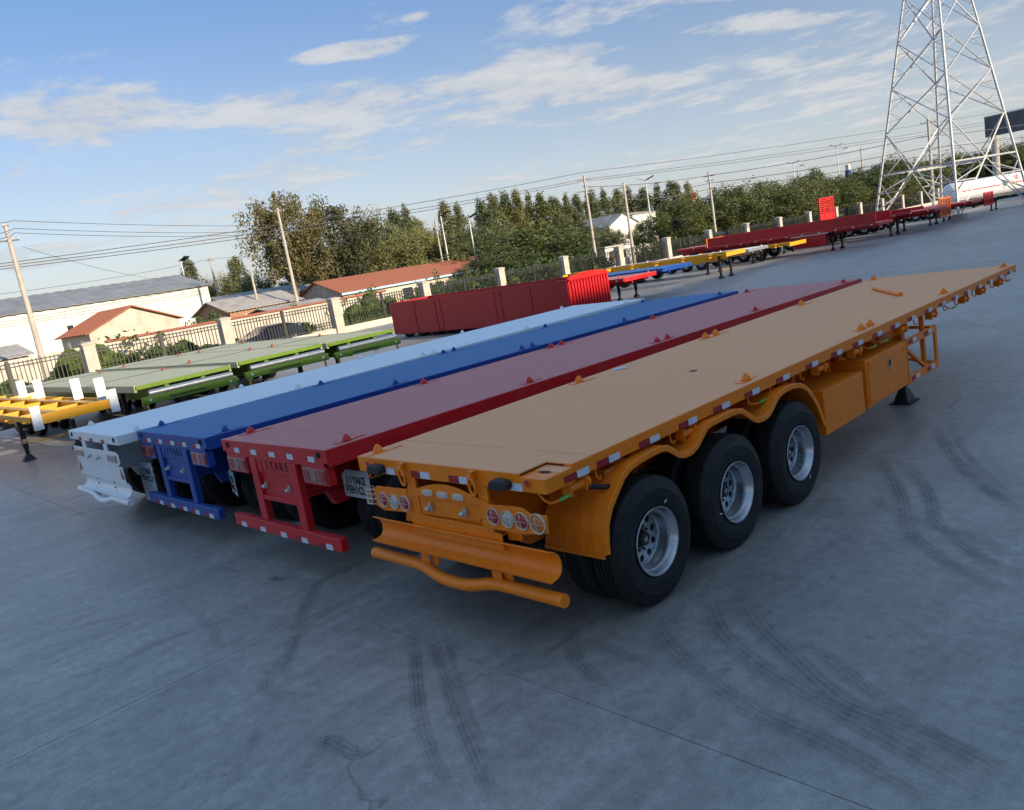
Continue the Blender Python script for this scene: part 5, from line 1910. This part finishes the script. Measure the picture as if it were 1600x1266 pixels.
# ------------------------------------------------------------------ trailers along the fence, noses to the yard (local +Y = nose)
RZ = -PI/2
LEGM = MB().box(-.06, .06, -.06, .06, .30, 1.05).box(-.045, .045, -.045, .045, .10, .30)
LEGM.add([(-.16, -.13, 0), (.16, -.13, 0), (.16, .13, 0), (-.16, .13, 0), (-.06, -.06, .14), (.06, -.06, .14), (.06, .06, .14), (-.06, .06, .14)], [(3, 2, 1, 0), (4, 5, 6, 7), (0, 1, 5, 4), (1, 2, 6, 5), (2, 3, 7, 6), (3, 0, 4, 7)])
LEG_ME = LEGM.mesh('landing_leg', MT['dark'])


def bg_wheels(t, ys, half=1.15):
    for y in ys:
        for s in (-1, 1):
            w = bpy.data.objects.new('wheel', None)
            COL.objects.link(w)
            w.parent = t
            w.location = (s*half, y, .52)
            w.rotation_euler = (0, 0, 0 if s > 0 else PI)
            w.scale = (.93, .93, .93)
            link('tyre', TYRE_ME, w)
            link('rim', RIM_ME, w)
            link('wheel_disc', DISC_ME, w)
        MB().cyl((-half+.1, y, .52), (half-.1, y, .52), .07, n=10).build('axle', MT['dark'], t)


def skeleton(label, nose, yc, col, wd, L, ztop, legs_y, leg_half, plates=False, goose=True, wheels=True):
    m = MT[col]
    t = thing('skeleton_trailer', label, 'trailer', (nose, yc, 0), RZ, 'trailers parked along the fence')
    for s in (-1, 1):
        poly = [(-.05, ztop), (-.05, ztop-.16), (legs_y+.5, ztop-.18), (legs_y-.2, ztop-.42), (-L, ztop-.42), (-L, ztop)]
        mb = MB().extr(poly, 'x', s*.47-.05, s*.47+.05)
        mb.box(s*.47-.09, s*.47+.09, -L, -.06, ztop+.001, ztop+.016)
        mb.build('main_beam', m, t)
        link('landing_leg', LEG_ME, t, loc=(s*leg_half, legs_y, 0), scale=(1, 1, (ztop-.15)/1.05))
    MB().box(-wd/2, wd/2, -.045, .02, ztop-.22, ztop+.02).build('front_bolster', m, t, bevel=.008)
    for k in range(7):
        y = -1.2-k*(L-1.6)/6.0
        full = k in (2, 4, 6)
        w = wd/2 if full else .95
        for a, b in ((-w, -.525), (-.415, .415), (.525, w)):
            MB().box(a, b, y-.06, y+.06, ztop-.20, ztop-.005).build('bolster', m, t)
    MB().beam((-.7, legs_y, .45), (.7, legs_y, .45), .03, .03).build('leg_shaft', m, t)
    for s in (-1, 1):
        MB().box(s*(wd/2)-.03, s*(wd/2)+.03, -L*.62, -.1, ztop-.14, ztop-.02).build('side_rail', m, t)
    if plates:
        for s in (-1, 1):
            MB().box(s*(wd/2-.10)-.105, s*(wd/2-.10)+.105, .022, .05, ztop-.33, ztop+.24).build('stop_plate', MT['white'], t, bevel=.004)
        for y in (-.55, -2.6, -6.5, -8.6):
            pl_ = MB().box(-wd/2+.04, -wd/2+.28, y-.012, y+.012, ztop-.02, ztop+.55)
            pl_.extr([(y-.30, ztop+.30), (y-.012, ztop+.54), (y-.012, ztop+.40), (y-.20, ztop+.26)], 'x', -wd/2+.06, -wd/2+.10)
            pl_.extr([(y-.30, ztop+.30), (y-.012, ztop+.54), (y-.012, ztop+.40), (y-.20, ztop+.26)], 'x', -wd/2+.22, -wd/2+.26)
            pl_.build('stop_plate', MT['white'], t)
    if wheels:
        bg_wheels(t, [-L+1.2, -L+2.5, -L+3.8])
    return t


skeleton('yellow skeleton container trailer with white stop plates at the left edge', -15.9, 1.32, 'yellow', 1.94, 12.4, 1.36, -3.1, .62, plates=True)
skeleton('yellow skeleton trailer partly cut off by the left edge of the photo', -17.6, -2.1, 'yellow', 2.3, 12.4, 1.30, -3.1, .7, plates=True)


def green_lowbed(label, yc, wd, dz):
    t = thing('green_trailer', label, 'trailer', (-16.0, yc, 0), RZ, 'green flatbed trailers parked nose out')
    m = MT['green']
    h = 1.50+dz
    MB().box(-wd/2, wd/2, -13.0, -.30, h-.10, h).build('deck_plate', MT['deck_green'], t)
    MB().box(-wd/2, wd/2, -.298, -.24, h-.10, h+.004).build('deck_edge', m, t)
    for s in (-1, 1):
        MB().box(s*wd/2-.03, s*wd/2+.03, -13.0, -.30, h-.16, h+.012).build('side_rail', MT['deck_green'], t)
    MB().cyl((-wd/2+.05, -.16, h-.24), (wd/2-.25, -.16, h-.24), .085, n=16).build('tarpaulin_roll', MT['steel'], t, smooth=40)
    MB().box(-wd/2, wd/2, -.10, .02, h-.50, h-.31).build('front_bumper', m, t, bevel=.01)
    for s in (-1, 1):
        MB().cyl((s*(wd/2-.2), .021, h-.40), (s*(wd/2-.2), .03, h-.40), .035, n=12).build('bumper_eye', MT['tape_white'], t)
        MB().beam((s*(wd/2-.12), -.05, h-.51), (s*(wd/2-.12), -.05, h-.75), .05, .04).build('tie_hook', MT['yellow'], t)
        MB().box(s*.5-.06, s*.5+.06, -12.5, -.3, h-.55, h-.101).build('main_beam', m, t)
        link('landing_leg', LEG_ME, t, loc=(s*.75, -3.2, 0), scale=(1, 1, 1.1))
    for k in range(2):
        y = -4.6-6.2*k
        MB().box(-wd/2+.05, wd/2-.05, y-.02, y+.02, h+.001, h+.012).build('deck_batten', MT['dark'], t)
        for s in (-1, 1):
            MB().lathe([(0, .06), (.06, .05), (.10, .02), (.11, 0)], c=(s*(wd/2-.3), y+.2, h+.001), axis='z', n=10).build('twist_lock', MT['lock_brown'], t)
    MB().box(-.4, .6, .021, .024, h-.44, h-.40).build('step_slot', MT['dark'], t)
    bg_wheels(t, [-9.0, -10.3, -11.6])
    return t


green_lowbed('green flatbed trailer beside the yellow chassis, leftmost of three', 4.2, 2.6, 0)
green_lowbed('green flatbed trailer in the middle of the three green ones', 7.12, 2.72, .04)
green_lowbed('green flatbed trailer next to the red box body, rightmost of three', 9.95, 2.5, 0)

# red open box body
rb = thing('box_body_trailer', 'red open-top box body trailer with shade-toned sides and lit-toned ribbed front wall', 'trailer', (-16.7, 21.85, 0), RZ, 'trailers parked along the fence')
mR = MT['shade_red']  # body sides take the red with shade painted in
L_, hw_ = 12.6, 1.30
MB().box(-hw_, hw_, -L_, -.12, .55, .70).build('floor', mR, rb)
for s in (-1, 1):
    MB().box(s*hw_-.03, s*hw_+.03, -L_, -.10, .20, 1.80).build('side_wall', mR, rb)
    for y in (-10.6, -8.9, -8.5, -4.6, -4.2, -2.3):
        MB().box(s*(hw_+.031)-(0 if s > 0 else .025), s*(hw_+.031)+(.025 if s > 0 else 0), y-.06, y+.06, .22, 1.79).build('side_post', mR, rb)
    MB().box(s*hw_-.045, s*hw_+.045, -L_, -.10, 1.802, 1.86).build('top_rail', mR, rb)
MB().box(-hw_+.031, hw_-.031, -L_, -L_+.06, .22, 1.86).build('tail_wall', mR, rb)
fr = [(-hw_, .35), (hw_, .35), (hw_, 1.90)]+[(hw_-2*hw_*q/10, 1.92+.13*math.sin(PI*q/10)) for q in range(1, 10)]+[(-hw_, 1.90)]
MB().extr(fr, 'y', -.10, -.04).build('front_wall', MT['lit_red'], rb)  # front wall takes the red with sunlight painted in
rbm = MB().box(-.05, .05, -.039, .04, .42, 1.78).mesh('front_rib', MT['red'])
for k in range(13):
    link('front_rib', rbm, rb, loc=(-hw_+.15+k*.19, 0, 0))
MB().box(-hw_, hw_, -.12, .06, 1.80, 1.86).build('front_header', MT['lit_red'], rb)
for s in (-1, 1):
    link('landing_leg', LEG_ME, rb, loc=(s*.7, -2.4, 0), scale=(1, 1, .9))
bg_wheels(rb, [-9.4, -10.6, -11.8], 1.1)


def plain_flatbed(label, nose, yc, col, deck, wd, h, L=12.5, legs=-3.2, wheels=True):
    t = thing('flatbed_trailer', label, 'trailer', (nose, yc, 0), RZ, 'trailers parked along the fence')
    m = MT[col]
    MB().box(-wd/2, wd/2, -L, -.02, h-.02, h).build('deck_plate', MT[deck], t)
    for s in (-1, 1):
        MB().box(s*wd/2-.04, s*wd/2+.04, -L, 0, h-.16, h-.021).build('side_rail', m, t)
        MB().extr([(-.1, h-.165), (-.1, h-.3), (legs+.4, h-.32), (legs-.3, h-.6), (-L+.2, h-.6), (-L+.2, h-.165)], 'x', s*.5-.05, s*.5+.05).build('main_beam', m, t)
        link('landing_leg', LEG_ME, t, loc=(s*.72, legs, 0), scale=(1, 1, (h-.1)/1.05))
        for k in range(7):
            w_ = MB().cyl((s*wd/2, -1-k*1.6, h-.21), (s*wd/2, -1.2-k*1.6, h-.21), .05, n=8).build('strap_winch', m, t)
        for k in range(5):
            MB().lathe([(0, .05), (.04, .045), (.08, .02), (.085, 0)], c=(s*(wd/2-.12), -.35-k*2.9, h+.001), axis='z', n=8).build('twist_lock', m, t)
        for k in range(10):
            link('reflector', TW_ME, t, loc=(s*(wd/2+.044), -.6-k*1.15, h-.09))
    MB().box(-wd/2, wd/2, -.018, .03, h-.18, h-.004).build('front_beam', m, t)
    if wheels:
        bg_wheels(t, [-L+1.6, -L+2.9, -L+4.2])
    return t


def headboard(t, col, x0_, x1_, y, z0, z1, nv, nh, mesh_lo=None):
    m = MT[col]
    h = MB()
    for x in (x0_, x1_):
        h.box(x-.05, x+.05, y-.04, y+.04, z0, z1)
    for z in (z0, z1):
        h.box(x0_-.05, x1_+.05, y-.045, y+.045, z-.05, z+.05)
    o = h.build('headboard', m, t)
    for k in range(nv):
        x = x0_+(x1_-x0_)*(k+1)/(nv+1)
        MB().box(x-.035, x+.035, y-.03, y+.03, z0+.05, z1-.05).build('upright', m, o)
    for k in range(nh):
        z = z0+(z1-z0)*(k+1)/(nh+1)
        MB().box(x0_+.05, x1_-.05, y-.022, y+.022, z-.03, z+.03).build('crossbar', m, o)
    return o


plain_flatbed('red flatbed trailer behind the ribbed red box body', -17.4, 26.3, 'red', 'deck_red', 2.5, 1.36)
plain_flatbed('blue flatbed trailer beyond the red box body', -17.4, 29.35, 'blue', 'deck_blue', 2.5, 1.42)
skeleton('orange gooseneck skeleton trailer standing on dark landing legs near centre', -18.35, 36.6, 'yellow', 2.1, 12.6, 1.42, -.75, .56)
plain_flatbed('low grey flatbed trailer behind the orange gooseneck trailer', -19.5, 41.2, 'steel', 'deck_white', 2.4, 1.25)
# red drop-side trailer and its neighbours
ds = plain_flatbed('long red drop-side trailer in shade-toned paint, tail end painted orange as sunlit', -15.2, 49.8, 'shade_red', 'deck_red', 2.5, 1.42)
for s in (-1, 1):
    for k in range(4):
        MB().box(s*1.25-.02, s*1.25+.02, -.1-k*3.05-2.98, -.1-k*3.05, 1.425, 2.05).build('drop_side', mR, ds)
        MB().box(s*1.25-.04, s*1.25+.04, -.1-k*3.05-3.04, -.1-k*3.05-2.985, 1.40, 2.08).build('stake', mR, ds)
MB().box(-1.2, 1.2, -12.45, -12.41, 1.425, 2.05).build('tail_board', MT['bright_orange'], ds)  # sunlight on the red tail end painted on as orange
MB().box(.75, 1.28, -5.6, -3.4, .45, 1.20).build('tool_box', mR, ds)
MB().box(.70, 1.32, -5.8, -3.2, 1.205, 1.27).build('plank', MT['wall_cream'], ds)
gt = plain_flatbed('red trailer carrying a tall bright red lattice headboard', -20.9, 54.2, 'red', 'deck_red', 2.4, 1.45)
headboard(gt, 'lit_red', -1.15, 1.15, 0, 1.85, 3.52, 2, 11)
for s in (-.5, .5):
    MB().box(s-.06, s+.06, -.05, .03, 1.3, 1.84).build('headboard_leg', MT['lit_red'], gt)
MB().box(-1.1, 1.1, -.012, .012, 1.95, 2.45).build('headboard_plate', MT['lit_red'], gt)
skeleton('orange skeleton trailer before the red drop-side trailer', -19.6, 46.6, 'yellow', 2.3, 10.5, 1.05, -3.0, .6)
r1 = plain_flatbed('red flatbed trailer under the left tower leg', -14.6, 58.2, 'shade_red', 'deck_red', 2.5, 1.55)
for s in (-1, 1):
    MB().box(s*1.25-.02, s*1.25+.02, -7.0, -1.5, 1.555, 1.80).build('drop_side', mR, r1)
r2 = plain_flatbed('red flatbed trailer carrying the orange barred headboard', -15.6, 62.2, 'red', 'deck_red', 2.5, 1.45)
headboard(r2, 'bright_orange', -1.15, 1.15, .05, .75, 2.05, 6, 1)
r3 = plain_flatbed('red flatbed trailer between the two barred headboards', -14.8, 67.0, 'red', 'deck_red', 2.5, 1.45)
r4 = plain_flatbed('red flatbed trailer carrying the small red barred headboard', -15.2, 71.5, 'red', 'deck_red', 2.5, 1.40)
headboard(r4, 'lit_red', -1.15, 1.15, .05, .80, 1.80, 6, 1)
r5 = plain_flatbed('dusty dark trailer at the far right under the tank trailer', -14.0, 80.5, 'dark', 'deck_green', 2.5, 1.2)

# white tank trailer
tk = thing('tank_trailer', 'white tank semi-trailer with red stripe behind the lattice tower', 'trailer', (-24.8, 92.5, 0), R(-22))
tm = MB()
prof = [(0.0, 0.0), (.0, .35), (.12, .75), (.35, 1.0), (.65, 1.08), (24.0, 1.08), (24.3, 1.0), (24.5, .7), (24.6, 0)]
tm.lathe([(h, r_) for h, r_ in prof], c=(0, 0, 1.92), axis='y', n=32)
tm.build('tank', MT['tank'], tk, smooth=40)
st = MB()
for a_ in (-6, -2):
    pass
sv = []
for k in range(2):
    th = R(-2+7*k)
    for y in (.9, 24.0):
        sv.append((1.088*math.cos(th), y, 1.92+1.088*math.sin(th)))
st.add(sv, [(0, 1, 3, 2)])
st.build('red_stripe', MT['sign_red'], tk)
dm = MB().extr([(7.6, 1.98-.48), (8.35, 1.98+.02), (7.6, 1.98+.52), (6.85, 1.98+.02)], 'x', 1.088, 1.094)
dm.build('white_diamond', MT['lamp_white'], tk)
MB().extr([(7.6, 1.98-.34), (8.12, 1.98+.02), (7.6, 1.98+.38), (7.08, 1.98+.02)], 'x', 1.095, 1.100).build('green_diamond', MT['green_sign'], tk)
for k in range(3):
    y = 9.2+k*1.6
    g_ = MB()
    g_.box(1.02, 1.04, y, y+.9, 2.42, 2.48)
    g_.box(1.02, 1.04, y, y+.9, 2.62, 2.68)
    g_.box(1.02, 1.04, y+.4, y+.5, 2.3, 2.8)
    g_.box(1.02, 1.04, y+.1, y+.8, 2.28, 2.34)
    g_.build('character_mark', MT['sign_red'], tk)
MB().box(-.5, .5, .8, 23.5, .72, .92).build('chassis', MT['dark'], tk)
for y in (3.0, 17.5, 18.8, 20.1):
    for s in (-1, 1):
        w_ = MB().cyl((s*.75, y, .5), (s*1.15, y, .5), .5, n=20).build('wheel', MT['tyre'], tk)
        MB().cyl((s*1.151, y, .5), (s*1.16, y, .5), .28, n=16).build('rim', MT['alu'], w_)
